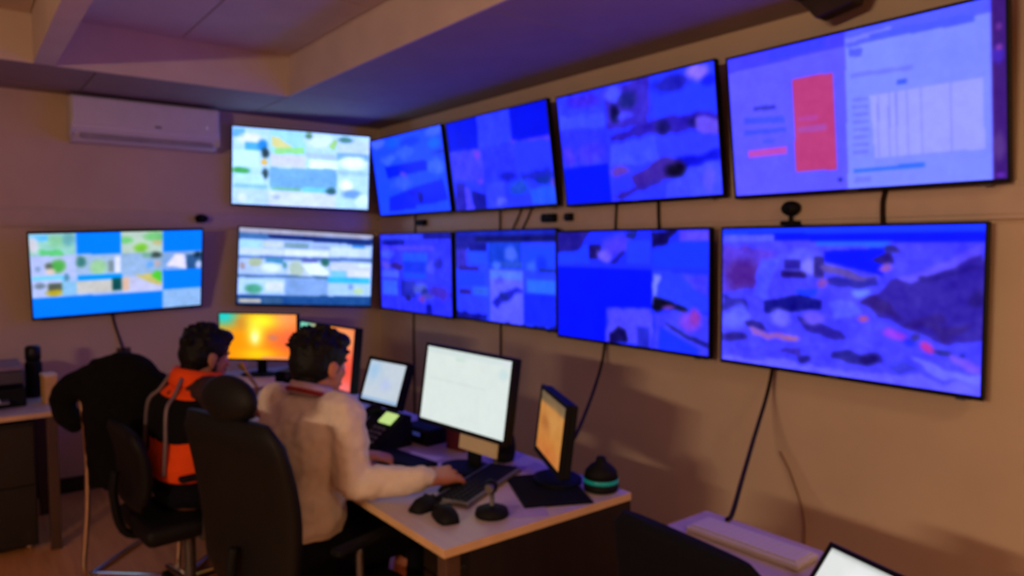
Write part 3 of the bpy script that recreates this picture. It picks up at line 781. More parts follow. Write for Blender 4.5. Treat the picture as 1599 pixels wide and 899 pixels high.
def drawer_unit(label, p, sx, sy, sz, face, n=3):
    t = thing('drawer_unit', label, 'cabinet', p, group='drawer units under the desks')
    obj('carcass', box(B(), (0, 0, sz / 2 + 0.03), (sx, sy, sz), bev=0.003), M_DARKWOOD, t)
    hgt = (sz - 0.02) / n
    for i in range(n):
        z = 0.04 + hgt * (i + 0.5)
        if face == '-y':
            d = obj('drawer', box(B(), (0, -sy / 2 - 0.008, z), (sx - 0.01, 0.016, hgt - 0.008), bev=0.002), M_DARKWOOD, t)
            obj('handle', tube(B(), [(-0.06, -sy / 2 - 0.016, z), (-0.06, -sy / 2 - 0.035, z), (0.06, -sy / 2 - 0.035, z), (0.06, -sy / 2 - 0.016, z)], 0.005, smooth=False), M_STEEL, d)
        else:
            d = obj('drawer', box(B(), (-sx / 2 - 0.008, 0, z), (0.016, sy - 0.01, hgt - 0.008), bev=0.002), M_DARKWOOD, t)
            obj('handle', tube(B(), [(-sx / 2 - 0.016, -0.06, z), (-sx / 2 - 0.035, -0.06, z), (-sx / 2 - 0.035, 0.06, z), (-sx / 2 - 0.016, 0.06, z)], 0.005, smooth=False), M_STEEL, d)
    c0 = None
    for a in (-1, 1):
        for b_ in (-1, 1):
            q = (a * (sx / 2 - 0.04), b_ * (sy / 2 - 0.04), 0)
            if c0 is None:
                c0 = obj('caster', ball(B(), (0, 0, 0.018), 0.018, u=12, v=8), M_CHROME, t, True, loc=q)
            else:
                copy_part(c0, t, loc=q)
    return t
drawer_unit('dark drawer unit under the printer table, at the left edge', (0.08, 4.76, 0), 0.46, 0.5, 0.66, '-y', 2)
drawer_unit('dark drawer unit under the near end of the white monitor desk', (1.53, 2.02, 0), 0.38, 0.42, 0.62, '-x', 3)

# ------------------------------------------------------------------ desktop monitors
def monitor(name, label, cols, c, yaw, tilt, roll, w, h, base_z=0.75, stand=M_BLACK, chin=0.012, bez=0.012, frame=M_BLACK, depth=0.03, group='desktop monitors', hollow=False):
    t = thing(name, label, 'monitor', group=group)
    mw = pose(t, c, yaw, tilt, roll)
    picture('screen', cols, w, h, t)
    obj('bezel', bezel(B(), w, h, bez, -0.004, 0.014, chin), frame, t)
    bm = box(B(), (0, 0.014 + depth / 2, -(chin - bez) / 2), (w + bez * 1.6, depth, h + bez + chin * 0.8), bev=0.006)
    box(bm, (0, 0.014 + depth + 0.012, -0.01), (w * 0.55, 0.03, h * 0.55), bev=0.012)
    obj('rear_housing', bm, frame, t)
    inv = mw.inverted()
    hub = mw @ Vector((0, 0.014 + depth + 0.02, -h * 0.12))
    bm = B()
    foot = Vector((hub.x, hub.y, base_z))
    limb_top = hub
    R, n_, U = frame_of(math.radians(yaw), 0, 0)
    rot = Matrix((R, -n_, Vector((0, 0, 1)))).transposed()
    box(bm, (foot + limb_top) / 2 + Vector((0, 0, 0.005)), (0.06, 0.025, limb_top.z - foot.z + 0.01), rot=rot, bev=0.004)
    bm.transform(inv)
    obj('stand_neck', bm, stand, t)
    bm = B()
    fc = foot + n_ * 0.03
    rr = []
    for z, s in ((0.0, 1.0), (0.008, 1.0), (0.014, 0.8)):
        rr.append(oval(fc + Vector((0, 0, z)), R * min(0.13, w * 0.30) * s, n_ * 0.09 * s, 24))
    rings(bm, rr)
    bm.transform(inv)
    obj('stand_base', bm, stand, t)
    return t

wc = paint((222, 232, 228), [('R', 0, 0, 1000, 70, (212, 226, 224)), ('E', 420, 110, 60, 18, (200, 225, 212)), ('E', 920, 190, 50, 70, (205, 226, 226)),
    ('R', 60, 120, 700, 128, (208, 220, 216)), ('R', 60, 420, 740, 428, (212, 222, 218)), ('R', 60, 560, 640, 566, (212, 222, 218)), ('R', 60, 700, 820, 706, (214, 224, 220)), ('E', 950, 40, 40, 25, (226, 230, 240))], 96, 60, grain=2, seed=1)
wm = monitor('desktop_monitor', 'large bright white monitor in front of the light shirted man', wc, (1.53, 2.262, 1.065), 9.8, -7.6, -1.9, 0.462, 0.29, chin=0.016)
obj('paper_note', box(B(), (0.105, 0.004, -0.145 - 0.016 - 0.028), (0.20, 0.003, 0.056)), M_BEIGE, wm)
sc_ = paint((198, 210, 222), [('G', 150, 250, 200, 250, (165, 200, 232)), ('G', 560, 560, 150, 160, (186, 200, 236)), ('R', 0, 930, 1000, 1000, (150, 185, 225))], 64, 48, grain=3, seed=2)
monitor('desktop_monitor', 'small tilted pale blue monitor left of the white monitor', sc_, (1.62, 3.085, 0.963), 13.5, -19.2, -1.5, 0.256, 0.192, bez=0.017, chin=0.022)
ac_ = paint((196, 130, 62), [('R', 0, 0, 1000, 170, (112, 92, 66)), ('G', 300, 480, 180, 120, (160, 90, 40)), ('G', 600, 350, 300, 200, (200, 140, 72)), ('G', 500, 950, 500, 250, (196, 112, 50))], 48, 32, grain=6, seed=3)
monitor('desktop_monitor', 'dark framed amber monitor seen almost edge on at the near desk end', ac_, (1.712, 1.965, 0.95), -27, -6.7, 0, 0.35, 0.224, bez=0.016, chin=0.022, depth=0.026, base_z=0.757)
def sunset(seed, gain):
    return paint((255, 150, 10), [('G', 60, 60, 220, 230, (30, 205, 205)), ('G', 950, 550, 330, 420, (252, 100, 62)), ('G', 850, 80, 250, 250, (255, 150, 92)), ('G', 330, 190, 120, 160, (205, 120, 40)), ('G', 560, 150, 200, 180, (255, 246, 40)), ('G', 470, 420, 110, 300, (255, 250, 70)), ('G', 462, 520, 50, 130, (255, 255, 190)), ('G', 500, 900, 220, 120, (255, 205, 20)), ('G', 700, 520, 70, 80, (205, 120, 95)), ('R', 550, 960, 1000, 1000, (240, 140, 110))], 96, 54, grain=3, seed=seed, gain=gain)
monitor('desktop_monitor', 'wide orange and yellow monitor on the corner desk between the two men', sunset(4, 1.1), (1.593, 4.811, 1.014), 47.7, -1.2, -0.6, 0.53, 0.30, bez=0.009)
s2 = paint((252, 112, 74), [('G', 60, 40, 330, 300, (120, 215, 190)), ('G', 560, 60, 220, 130, (235, 140, 40)), ('G', 860, 180, 180, 240, (255, 165, 100)), ('G', 900, 700, 260, 300, (252, 84, 66)), ('G', 880, 960, 200, 120, (255, 120, 120))], 72, 42, grain=3, seed=5)
monitor('desktop_monitor', 'orange red monitor half hidden behind the head of the light shirted man', s2, (1.469, 3.432, 1.067), 6.7, -6.2, 0, 0.53, 0.30, bez=0.01)

# tablet leaning on a folding stand at the lower right edge
t = thing('tablet_computer', 'tablet with a white screen leaning at the bottom right edge', 'tablet')
mw = pose(t, (1.62, 0.775, 0.812), -14, -42, 0)
lc = paint((226, 228, 226), [('G', 450, 300, 160, 160, (244, 244, 246)), ('R', 500, 520, 800, 620, (235, 190, 190)), ('R', 0, 0, 1000, 60, (190, 195, 190))], 48, 32, grain=2, seed=6)
picture('screen', lc, 0.25, 0.155, t)
obj('bezel', bezel(B(), 0.25, 0.155, 0.013, -0.003, 0.006), M_GLOSS, t)
obj('back_shell', box(B(), (0, 0.0085, 0), (0.27, 0.009, 0.175), bev=0.003), M_BLACK, t)
a_ = mw @ Vector((0, 0.016, 0.03))
bm = box(B(), ((a_.x + 0.02 + a_.x + 0.02) / 2, a_.y, (a_.z + 0.751) / 2), (0.006, 0.12, a_.z - 0.751))
bm.transform(mw.inverted())
obj('stand_flap', bm, M_BLACK, t)

# ------------------------------------------------------------------ chairs
def office_chair(label, p, rz, back_h=1.14, back_w=0.48, head=True, m=M_LEATHER, arms=True, seat_z=0.46, lean=8, group='black office chairs', back_lo=0.52):
    """swivel chair facing local +x"""
    t = thing('office_chair', label, 'chair', p, rz, group)
    obj('seat', box(B(), (0.0, 0, seat_z - 0.04), (0.48, 0.48, 0.08), bev=0.035, seg=3), m, t, True)
    bm = B(); rr = []
    N = 9
    for i in range(N + 1):
        f = i / N
        z = back_lo + (back_h - back_lo) * f
        x = -0.235 - math.tan(math.radians(lean)) * (z - back_lo) - 0.03 * math.sin(f * math.pi) * -1
        hw = back_w / 2 * (0.86 + 0.18 * math.sin(f * math.pi * 0.8)) * (1 if i not in (0, N) else 0.86)
        rr.append(oval((x, 0, z), (0, hw, 0), (0.036 if i not in (0, N) else 0.02, 0, 0), 28, 3.2))
    rings(bm, rr)
    obj('backrest', bm, m, t, True)
    xt = -0.235 - math.tan(math.radians(lean)) * (back_h - back_lo)
    if head:
        obj('headrest', ball(B(), (xt + 0.01, 0, back_h + 0.055), (0.048, 0.135, 0.075)), m, t, True)
        obj('headrest_post', cyl(B(), (xt, 0, back_h - 0.06), (xt, 0, back_h + 0.03), 0.015), M_BLACK, t)
    obj('back_support', tube(B(), [(-0.05, 0, seat_z - 0.09), (-0.25, 0, seat_z - 0.07), (-0.30, 0, seat_z + 0.1), (-0.29, 0, back_lo + 0.15)], 0.018), M_BLACK, t, True)
    if arms:
        for s in (-1, 1):
            a = obj('armrest', box(B(), (0.0, s * 0.275, 0.66), (0.24, 0.05, 0.025), bev=0.011), M_BLACK, t)
            obj('arm_post', tube(B(), [(-0.02, s * 0.20, seat_z - 0.07), (-0.02, s * 0.275, seat_z - 0.05), (-0.02, s * 0.278, 0.655)], 0.013), M_STEEL, a, True)
    obj('column', cyl(B(), (0, 0, 0.09), (0, 0, seat_z - 0.075), 0.026), M_STEEL, t)
    leg = wheel = None
    for k in range(5):
        a = math.radians(72 * k + 20)
        if leg is None:
            bm = B()
            rings(bm, [oval((0.02, 0, 0.105), (0, 0.028, 0), (0, 0, 0.022), 12), oval((0.29, 0, 0.075), (0, 0.018, 0), (0, 0, 0.014), 12)])
            leg = obj('base_leg', bm, M_CHROME, t)
            l = leg
            bm = B()
            for s in (-1, 1):
                cyl(bm, (0.28, s * 0.006, 0.03), (0.28, s * 0.026, 0.03), 0.03, seg=16)
            cyl(bm, (0.28, 0, 0.03), (0.28, 0, 0.075), 0.008, seg=8)
            wheel = obj('caster', bm, M_BLACK, leg)
        else:
            l = copy_part(leg, t)
            copy_part(wheel, l)
        l.rotation_euler = (0, 0, a)
    return t
office_chair('tall black chair of the man in the light shirt, nearest of the chairs', (0.945, 2.36, 0), math.radians(16), back_h=1.09, back_w=0.51, lean=7)
office_chair('black chair under the man in the orange vest', (0.80, 3.40, 0), math.radians(4), back_h=0.86, back_w=0.42, head=False, lean=5)
office_chair('dark navy chair pushed up to the pale desk at the lower right', (1.66, 1.10, 0), math.radians(-4), back_h=0.90, back_w=0.50, head=False, m=M_NAVY, lean=3, seat_z=0.44, arms=True)

# cantilever chair with a chrome tube frame, turned to the far corner
t = thing('cantilever_chair', 'black chair with bent chrome tube frame beside the printer table', 'chair', (0.83, 4.0, 0), math.radians(48))
obj('seat', box(B(), (0.02, 0, 0.44), (0.46, 0.42, 0.06), bev=0.025, seg=3), M_LEATHER, t, True)
bm = B(); rr = []
for i in range(8):
    f = i / 7
    rr.append(oval((-0.22 - 0.09 * f, 0, 0.50 + 0.52 * f), (0, 0.205 * (1 if 0 < i < 7 else 0.85), 0), (0.028, 0, 0), 24, 3.2))
obj('backrest', rings(bm, rr), M_LEATHER, t, True)
for s in (-1, 1):
    y = s * 0.235
    obj('side_tube', tube(B(), [(-0.31, y, 0.98), (-0.26, y, 0.72), (-0.2, y, 0.665), (0.05, y, 0.66), (0.24, y, 0.64), (0.27, y, 0.55), (0.26, y, 0.3), (0.25, y, 0.06), (0.2, y, 0.016), (0.0, y, 0.016), (-0.26, y, 0.016)], 0.0135, seg=10), M_CHROME, t, True)
    obj('arm_pad', box(B(), (0.02, y, 0.682), (0.24, 0.045, 0.022), bev=0.01), M_BLACK, t)
    obj('rear_tube', tube(B(), [(-0.26, y, 0.016), (-0.30, y, 0.03), (-0.31, y, 0.1), (-0.27, y, 0.4), (-0.27, y, 0.7), (-0.31, y, 0.98)], 0.0135, seg=10), M_CHROME, t, True)
obj('cross_tube', tube(B(), [(0.0, -0.235, 0.4), (0.0, 0.235, 0.4)], 0.0135, smooth=False), M_CHROME, t)
obj('floor_bar', tube(B(), [(-0.26, -0.235, 0.016), (-0.26, 0.235, 0.016)], 0.0135, smooth=False), M_CHROME, t)

# jacket slung over that chair
bm = B()
c48 = math.radians(48)
rr = []
for i in range(9):
    f = i / 8
    z = 0.46 + 0.60 * f
    rr.append(oval((-0.24 - 0.09 * f, 0.015, z), (0, (0.215 - 0.02 * f) if i < 8 else 0.13, 0), (0.075 if i < 8 else 0.05, 0, 0), 28, 2.6))
rings(bm, rr)
limb(bm, [(-0.31, 0.17, 1.0), (-0.29, 0.29, 0.93), (-0.28, 0.34, 0.86), (-0.27, 0.29, 0.77)], [0.065, 0.07, 0.06, 0.05])
limb(bm, [(-0.30, -0.17, 0.98), (-0.29, -0.22, 0.84), (-0.28, -0.22, 0.6), (-0.26, -0.2, 0.5)], [0.05, 0.055, 0.05, 0.045])
limb(bm, [(-0.33, 0.12, 1.04), (-0.33, 0.0, 1.075), (-0.33, -0.12, 1.03)], [0.05, 0.055, 0.05])
t = thing('jacket', 'black jacket slung over the chrome framed chair', 'jacket', (0.83, 4.0, 0), c48)
jk = organic('jacket_body', bm, 0.014, M_FABRIC, t, it=3, wrinkle=0.012, wscale=9)

# ------------------------------------------------------------------ people
def head_shapes(bm, F):
    """skull, face, nose, ears and lips; F maps head space (x forward, y left, z up) to the world"""
    rot = F.to_3x3()
    def e(c, r): ball(bm, F @ Vector(c), r, rot=rot, u=24, v=16)
    e((-0.012, 0, 0.028), (0.097, 0.076, 0.088))
    e((0.030, 0, -0.030), (0.060, 0.061, 0.086))
    e((0.042, 0, -0.083), (0.044, 0.044, 0.032))
    e((0.0, 0, -0.065), (0.055, 0.056, 0.05))
    e((0.074, 0, 0.018), (0.019, 0.047, 0.012))
    for s in (-1, 1):
        e((0.060, s * 0.036, -0.022), (0.025, 0.022, 0.02))
        e((-0.006, s * 0.078, -0.012), (0.021, 0.009, 0.033))
        e((0.0, s * 0.083, -0.004), (0.017, 0.006, 0.02))
        e((0.002, s * 0.078, -0.04), (0.009, 0.008, 0.011))
        e((0.094, s * 0.011, -0.033), (0.011, 0.008, 0.007))
    limb(bm, [F @ Vector((0.084, 0, 0.012)), F @ Vector((0.098, 0, -0.015)), F @ Vector((0.104, 0, -0.031))], [0.009, 0.010, 0.012], seg=10)
    e((0.087, 0, -0.062), (0.009, 0.023, 0.006))
    e((0.085, 0, -0.072), (0.009, 0.020, 0.007))
    e((0.078, 0, -0.100), (0.016, 0.02, 0.014))

def hand_shapes(bm, F, side, curl=0.35):
    """palm, four unequal fingers and a thumb; x along the fingers, z up from the back of the hand; side +1 puts the thumb on +y"""
    R3 = F.to_3x3()
    rr = []
    for x, wy, hz in ((-0.02, 0.026, 0.021), (0.01, 0.031, 0.019), (0.045, 0.040, 0.016), (0.08, 0.042, 0.013), (0.092, 0.036, 0.009)):
        rr.append([F @ p for p in oval((x, 0, 0), (0, wy, 0), (0, 0, hz), 16, 2.6)])
    rings(bm, rr)
    for y, L, spread in ((0.032, 0.066, 0.10), (0.011, 0.076, 0.02), (-0.011, 0.071, -0.05), (-0.031, 0.055, -0.14)):
        y *= side; spread *= side
        p = Vector((0.072, y, 0.0)); a = 0.12
        pts = [p.copy()]
        for seg_, f in enumerate((0.48, 0.30, 0.22)):
            d = Vector((math.cos(a) * math.cos(spread), math.sin(spread), -math.sin(a)))
            p = p + d * (L * f + (0.012 if seg_ == 0 else 0))
            pts.append(p.copy())
            a += curl * (1.2 if seg_ == 0 else 1.0)
        limb(bm, [F @ q for q in pts], [0.0098, 0.0092, 0.0084, 0.0072], seg=10, k=3)
    limb(bm, [F @ Vector(q) for q in ((0.012, side * 0.022, -0.006), (0.036, side * 0.046, -0.014), (0.062, side * 0.058, -0.019), (0.084, side * 0.056, -0.023))], [0.016, 0.0135, 0.0108, 0.0088], seg=10, k=3)

def aim(origin, x_dir, up=(0, 0, 1)):
    x = Vector(x_dir).normalized()
    y = Vector(up).cross(x).normalized()
    z = x.cross(y)
    m = Matrix((x, y, z)).transposed().to_4x4()
    m.translation = Vector(origin)
    return m

def person(label, base, sp):
    """sp: joint positions in the world; everything is stored relative to base"""
    t = thing('person', label, 'person', base)
    off = Matrix.Translation(-Vector(base))
    fwd = Vector(sp['fwd']).normalized(); left = Vector((-fwd.y, fwd.x, 0))
    V = Vector
    P, C, N = V(sp['pelvis']), V(sp['chest']), V(sp['neck'])
    HF = Matrix.Translation(V(sp['head'])) @ Matrix.Rotation(math.radians(sp['head_yaw']), 4, 'Z') @ Matrix.Rotation(math.radians(sp.get('head_down', 8)), 4, 'Y')
    arms = sp['arms']; legs = sp['legs']

    def torso(bm, g=0.0, lo=0.0):
        up = lambda a, b_, f: a + (b_ - a) * f
        rows = [(up(P, C, 0.0 + lo), 0.165, 0.115), (up(P, C, 0.28), 0.155, 0.11), (up(P, C, 0.55), 0.152, 0.108), (up(P, C, 0.85), 0.172, 0.116), (C, 0.182, 0.118), (up(C, N, 0.45), 0.175, 0.10), (up(C, N, 0.75), 0.12, 0.078), (up(C, N, 0.95), 0.065, 0.06)]
        rings(bm, [oval(c, left * (a + g), fwd * (d + g), 28, 2.4) for c, a, d in rows])

    # the body: one continuous figure
    bm = B()
    torso(bm)
    ball(bm, P + V((0, 0, -0.02)), (0.125, 0.16, 0.095), rot=Matrix((fwd, left, V((0, 0, 1)))).transposed())
    limb(bm, [N + V((0, 0, -0.05)), N, HF @ V((-0.012, 0, -0.04))], [0.062, 0.056, 0.054])
    head_shapes(bm, HF)
    for side, a in arms.items():
        limb(bm, [a['shoulder'], a['elbow'], a['wrist']], [0.052, 0.043, 0.027])
        hand_shapes(bm, aim(a['wrist'], a['hand_dir'], a.get('hand_up', (0, 0, 1))) @ Matrix.Scale(1.1, 4) @ Matrix.Translation((0.02, 0, 0)), 1 if side == 'R' else -1, a.get('curl', 0.35))
    for side, l in legs.items():
        limb(bm, [l[0], l[1]], [0.082, 0.056]); limb(bm, [l[1], (V(l[1]) + V(l[2])) * 0.5 + V((-0.015, 0, 0.04)), l[2]], [0.054, 0.052, 0.034])
        limb(bm, [l[2], V(l[2]) + V(l[3]) * 0.12 + V((0, 0, -0.05))], [0.036, 0.028])
    bm.transform(off)
    body = organic('body', bm, 0.0065, sp['skin'], t, it=3)

    # face details
    for s in (-1, 1):
        b2 = B(); ball(b2, HF @ V((0.073, s * 0.031, -0.001)), 0.0125, u=12, v=8); b2.transform(off)
        eye = obj('eye', b2, mat('eye_white', (210, 200, 195), 0.3), t, True)
        b2 = B(); ball(b2, HF @ V((0.083, s * 0.031, -0.001)), (0.0035, 0.006, 0.006), rot=HF.to_3x3(), u=10, v=6); b2.transform(off)
        obj('iris', b2, M_HAIR, eye, True)
        b2 = B(); limb(b2, [HF @ V((0.088, s * 0.014, 0.021)), HF @ V((0.087, s * 0.033, 0.026)), HF @ V((0.072, s * 0.051, 0.02))], [0.004, 0.0045, 0.003], seg=8, k=3); b2.transform(off)
        obj('eyebrow', b2, M_HAIR, t, True)
    b2 = B(); limb(b2, [HF @ V((0.0885, s2, -0.067)) for s2 in (-0.019, 0.0, 0.019)], [0.004, 0.0065, 0.004], seg=8, k=3); b2.transform(off)
    obj('mouth', b2, mat('lips', (150, 84, 76), 0.5), t, True)

    # hair
    bm = B(); rot = HF.to_3x3()
    def e(c, r): ball(bm, HF @ V(c), r, rot=rot, u=24, v=16)
    e((-0.018, 0, 0.048), (0.108, 0.088, 0.078)); e((-0.045, 0, 0.005), (0.078, 0.082, 0.082)); e((-0.062, 0, -0.05), (0.040, 0.058, 0.045))
    e((0.045, 0, 0.092), (0.058, 0.068, 0.036)); e((0.068, 0.01, 0.082), (0.034, 0.056, 0.028))
    for s in (-1, 1):
        e((0.01, s * 0.066, 0.035), (0.045, 0.018, 0.042)); e((0.018, s * 0.07, 0.0), (0.013, 0.008, 0.026))
    rr = random.Random(sp['seed'])
    for k in range(70):
        th = rr.uniform(0, 2 * math.pi); ph = rr.uniform(0.12, 1.45)
        d = V((math.cos(th) * math.sin(ph), math.sin(th) * math.sin(ph), math.cos(ph)))
        c = V((-0.02 + d.x * 0.100, d.y * 0.082, 0.045 + d.z * 0.082))
        if c.x > 0.06 and c.z < 0.07: continue
        f_ = (d + V((rr.uniform(-0.5, 0.8), rr.uniform(-0.5, 0.5), -0.2))).normalized()
        limb(bm, [HF @ c, HF @ (c + f_ * 0.024)], [0.013, 0.005], seg=8, k=2)
    bm.transform(off)
    organic('hair', bm, 0.0055, M_HAIR, t, it=2, wrinkle=0.003, wscale=45)
    if sp.get('beard'):
        bm = B()
        for s in (-1, 1):
            limb(bm, [HF @ V((0.014, s * 0.066, -0.03)), HF @ V((0.022, s * 0.058, -0.075)), HF @ V((0.058, s * 0.034, -0.104)), HF @ V((0.08, 0, -0.108))], [0.009, 0.013, 0.014, 0.013])
        limb(bm, [HF @ V((0.088, -0.024, -0.056)), HF @ V((0.095, 0, -0.051)), HF @ V((0.088, 0.024, -0.056))], [0.005, 0.006, 0.005])
        bm.transform(off)
        organic('beard', bm, 0.006, M_HAIR, t, it=2, wrinkle=0.002, wscale=60)

    # clothes
    bm = B()
    torso(bm, g=0.02, lo=0.14)
    rings(bm, [oval(P + (C - P) * f, left * a, fwd * d, 28, 2.4) for f, a, d in ((0.16, 0.178, 0.128), (0.22, 0.195, 0.135), (0.34, 0.190, 0.130), (0.5, 0.178, 0.128))])
    for side, a in arms.items():
        S_, E_, W_ = V(a['shoulder']), V(a['elbow']), V(a['wrist'])
        limb(bm, [C + (S_ - C) * 0.6 + V((0, 0, 0.02)), S_, (S_ + E_) * 0.5 + V((0, 0, 0.0)), E_, (E_ + W_) * 0.5, E_ + (W_ - E_) * 0.93], [0.075, 0.073, 0.066, 0.06, 0.054, 0.042])
        limb(bm, [E_ + (W_ - E_) * 0.86, E_ + (W_ - E_) * 0.95], [0.047, 0.043])
    limb(bm, [N + left * 0.0 + V((0, 0, -0.06)), N + V((0, 0, -0.015))], [0.085, 0.07])
    bm.transform(off)
    organic('shirt', bm, 0.0085, sp['shirt'], t, it=4, wrinkle=0.010, wscale=15)
    bm = B()
    ball(bm, P + V((0, 0, -0.02)), (0.145, 0.182, 0.085), rot=Matrix((fwd, left, V((0, 0, 1)))).transposed())
    rings(bm, [oval(P + (C - P) * f, left * 0.168, fwd * 0.124, 24, 2.4) for f in (0.0, 0.2)])
    for side, l in legs.items():
        limb(bm, [l[0], (V(l[0]) + V(l[1])) * 0.5, l[1]], [0.092, 0.084, 0.068]); limb(bm, [l[1], (V(l[1]) + V(l[2])) * 0.5, V(l[2]) + V((0, 0, -0.01))], [0.066, 0.062, 0.052])
    bm.transform(off)
    organic('trousers', bm, 0.010, sp['trousers'], t, it=3, wrinkle=0.006, wscale=10)
    for side, l in legs.items():
        a = V(l[2]); d = V(l[3]).normalized(); yv = V((-d.y, d.x, 0))
        bm = B()
        z0 = 0.0
        rr2 = []
        for f, wd, ht in ((-0.07, 0.028, 0.06), (-0.05, 0.038, 0.085), (0.0, 0.042, 0.09), (0.07, 0.045, 0.07), (0.14, 0.046, 0.05), (0.185, 0.036, 0.036), (0.2, 0.016, 0.02)):
            c = V((a.x, a.y, 0)) + d * f
            rr2.append([c + yv * (wd * math.cos(q)) + V((0, 0, ht * 0.5 + ht * 0.5 * max(-1, math.sin(q) * 1.15 if math.sin(q) < 0 else math.sin(q)))) for q in (2 * math.pi * j / 16 for j in range(16))])
        for ring_ in rr2:
            for q in ring_: q.z = max(0.001, q.z)
        rings(bm, rr2); bm.transform(off)
        obj('shoe', bm, M_LEATHER, t, True)
    return t, off, HF

# man in the light sweatshirt
sp1 = dict(seed=3, fwd=(0.96, 0.27, 0), pelvis=(0.91, 2.43, 0.565), chest=(0.985, 2.455, 0.97), neck=(1.005, 2.462, 1.09), head=(1.045, 2.472, 1.188), head_yaw=15, head_down=10,
    skin=M_SKIN, shirt=mat('light_cotton', (222, 206, 198), 0.9, noise_amt=0.05, scale=30, bump=0.05, spec=0.2), trousers=M_NAVY,
    arms={'R': dict(shoulder=(1.045, 2.285, 1.035), elbow=(1.055, 2.215, 0.815), wrist=(1.258, 2.082, 0.822), hand_dir=(0.9, 0.25, -0.1), hand_up=(-0.25, -0.45, 0.8), curl=0.36),
          'L': dict(shoulder=(0.94, 2.635, 1.035), elbow=(1.03, 2.76, 0.82), wrist=(1.22, 2.60, 0.795), hand_dir=(0.8, -0.5, -0.1), curl=0.4)},
    legs={'R': ((0.97, 2.33, 0.555), (1.36, 2.36, 0.53), (1.33, 2.37, 0.09), (1, 0.1, 0)), 'L': ((0.93, 2.52, 0.555), (1.33, 2.60, 0.53), (1.31, 2.62, 0.09), (1, 0.2, 0))})
pt, off, HF = person('man in a light sweatshirt with a red lanyard reaching for a mouse', (0.95, 2.44, 0), sp1)
bm = B()
N_ = Vector(sp1['neck']); fw = Vector(sp1['fwd']); lf = Vector((-fw.y, fw.x, 0))
tube(bm, [N_ + fw * (0.082 * math.cos(a)) + lf * (0.088 * math.sin(a)) + Vector((0, 0, 0.0 - 0.030 * math.cos(a))) for a in (2 * math.pi * i / 20 for i in range(20))], 0.0085, seg=8, closed=True, smooth=False)
bm.transform(off)
obj('lanyard', bm, mat('red_ribbon', (150, 34, 36), 0.7), pt, True)
bm = B()
rr = []
for f, r_, z in ((0, 0.071, -0.012), (1, 0.066, 0.02), (2, 0.070, 0.036), (3, 0.080, 0.016), (4, 0.086, -0.01)):
    rr.append([N_ + fw * (r_ * math.cos(a)) + lf * (r_ * 1.03 * math.sin(a)) + Vector((0, 0, z - 0.022 * math.cos(a) * (1 if f < 4 else 1.3))) for a in (2 * math.pi * i / 24 for i in range(24))])
rings(bm, rr, cap=False)
bm.transform(off)
obj('collar', bm, mat('lilac_cotton', (206, 178, 196), 0.9), pt, True)

# man in the orange vest
sp2 = dict(seed=9, fwd=(0.99, 0.08, 0), pelvis=(0.80, 3.38, 0.56), chest=(0.835, 3.375, 0.93), neck=(0.86, 3.372, 1.035), head=(0.885, 3.365, 1.128), head_yaw=8, head_down=12,
    skin=M_SKIN2, shirt=mat('plum_cotton', (58, 38, 40), 0.9, noise_amt=0.08, scale=30, spec=0.2), trousers=M_NAVY, beard=True,
    arms={'R': dict(shoulder=(0.86, 3.19, 0.985), elbow=(0.93, 3.09, 0.78), wrist=(1.16, 3.20, 0.80), hand_dir=(1, 0.25, -0.12), curl=0.4),
          'L': dict(shoulder=(0.84, 3.55, 0.985), elbow=(0.92, 3.66, 0.80), wrist=(1.14, 3.56, 0.80), hand_dir=(1, -0.3, -0.12), curl=0.4)},
    legs={'R': ((0.83, 3.28, 0.55), (1.24, 3.27, 0.53), (1.22, 3.27, 0.09), (1, 0, 0)), 'L': ((0.83, 3.48, 0.55), (1.24, 3.50, 0.53), (1.22, 3.50, 0.09), (1, 0, 0))})
pt2, off2, HF2 = person('bearded man in an orange vest facing the orange monitor', (0.82, 3.38, 0), sp2)
P, C, N_ = (Vector(sp2[k]) for k in ('pelvis', 'chest', 'neck')); fw = Vector(sp2['fwd']).normalized(); lf = Vector((-fw.y, fw.x, 0))
M_ORANGE = mat('orange_cloth', (255, 84, 22), 0.85, noise_amt=0.06, scale=30, spec=0.2)
def vest_row(f, a, d, c=None):
    c = P + (C - P) * f if c is None else c
    return oval(c, lf * a, fw * d, 32, 2.5)
bm = B()
rings(bm, [vest_row(0.14, 0.196, 0.15), vest_row(0.3, 0.212, 0.166), vest_row(0.55, 0.205, 0.16), vest_row(0.85, 0.212, 0.16), vest_row(1.0, 0.215, 0.158), vest_row(0, 0.20, 0.135, C + (N_ - C) * 0.4), vest_row(0, 0.15, 0.11, C + (N_ - C) * 0.75), vest_row(0, 0.095, 0.085, C + (N_ - C) * 0.98)])
bm.transform(off2)
vest = organic('vest', bm, 0.01, M_ORANGE, pt2, it=3, wrinkle=0.006, wscale=11)
bm = B()
rings(bm, [vest_row(0.62, 0.218, 0.172), vest_row(0.8, 0.224, 0.174), vest_row(1.0, 0.226, 0.172), vest_row(0, 0.212, 0.15, C + (N_ - C) * 0.36)])
bm.transform(off2)
organic('dark_yoke', bm, 0.01, M_FABRIC, vest, it=2, wrinkle=0.005, wscale=11)
bm = B()
rr = []
for r_, z in ((0.068, -0.02), (0.078, 0.028), (0.094, 0.036), (0.112, 0.01), (0.122, -0.03), (0.11, -0.05)):
    rr.append([N_ + fw * (r_ * math.cos(a) - 0.012) + lf * (r_ * 1.08 * math.sin(a)) + Vector((0, 0, z - 0.02 * math.cos(a))) for a in (2 * math.pi * i / 28 for i in range(28))])
rings(bm, rr)
bm.transform(off2)
obj('hood', bm, M_ORANGE, vest, True)
M_TAPE = mat('reflective_tape', (120, 102, 108), 0.45, 0.2, noise_amt=0.05)
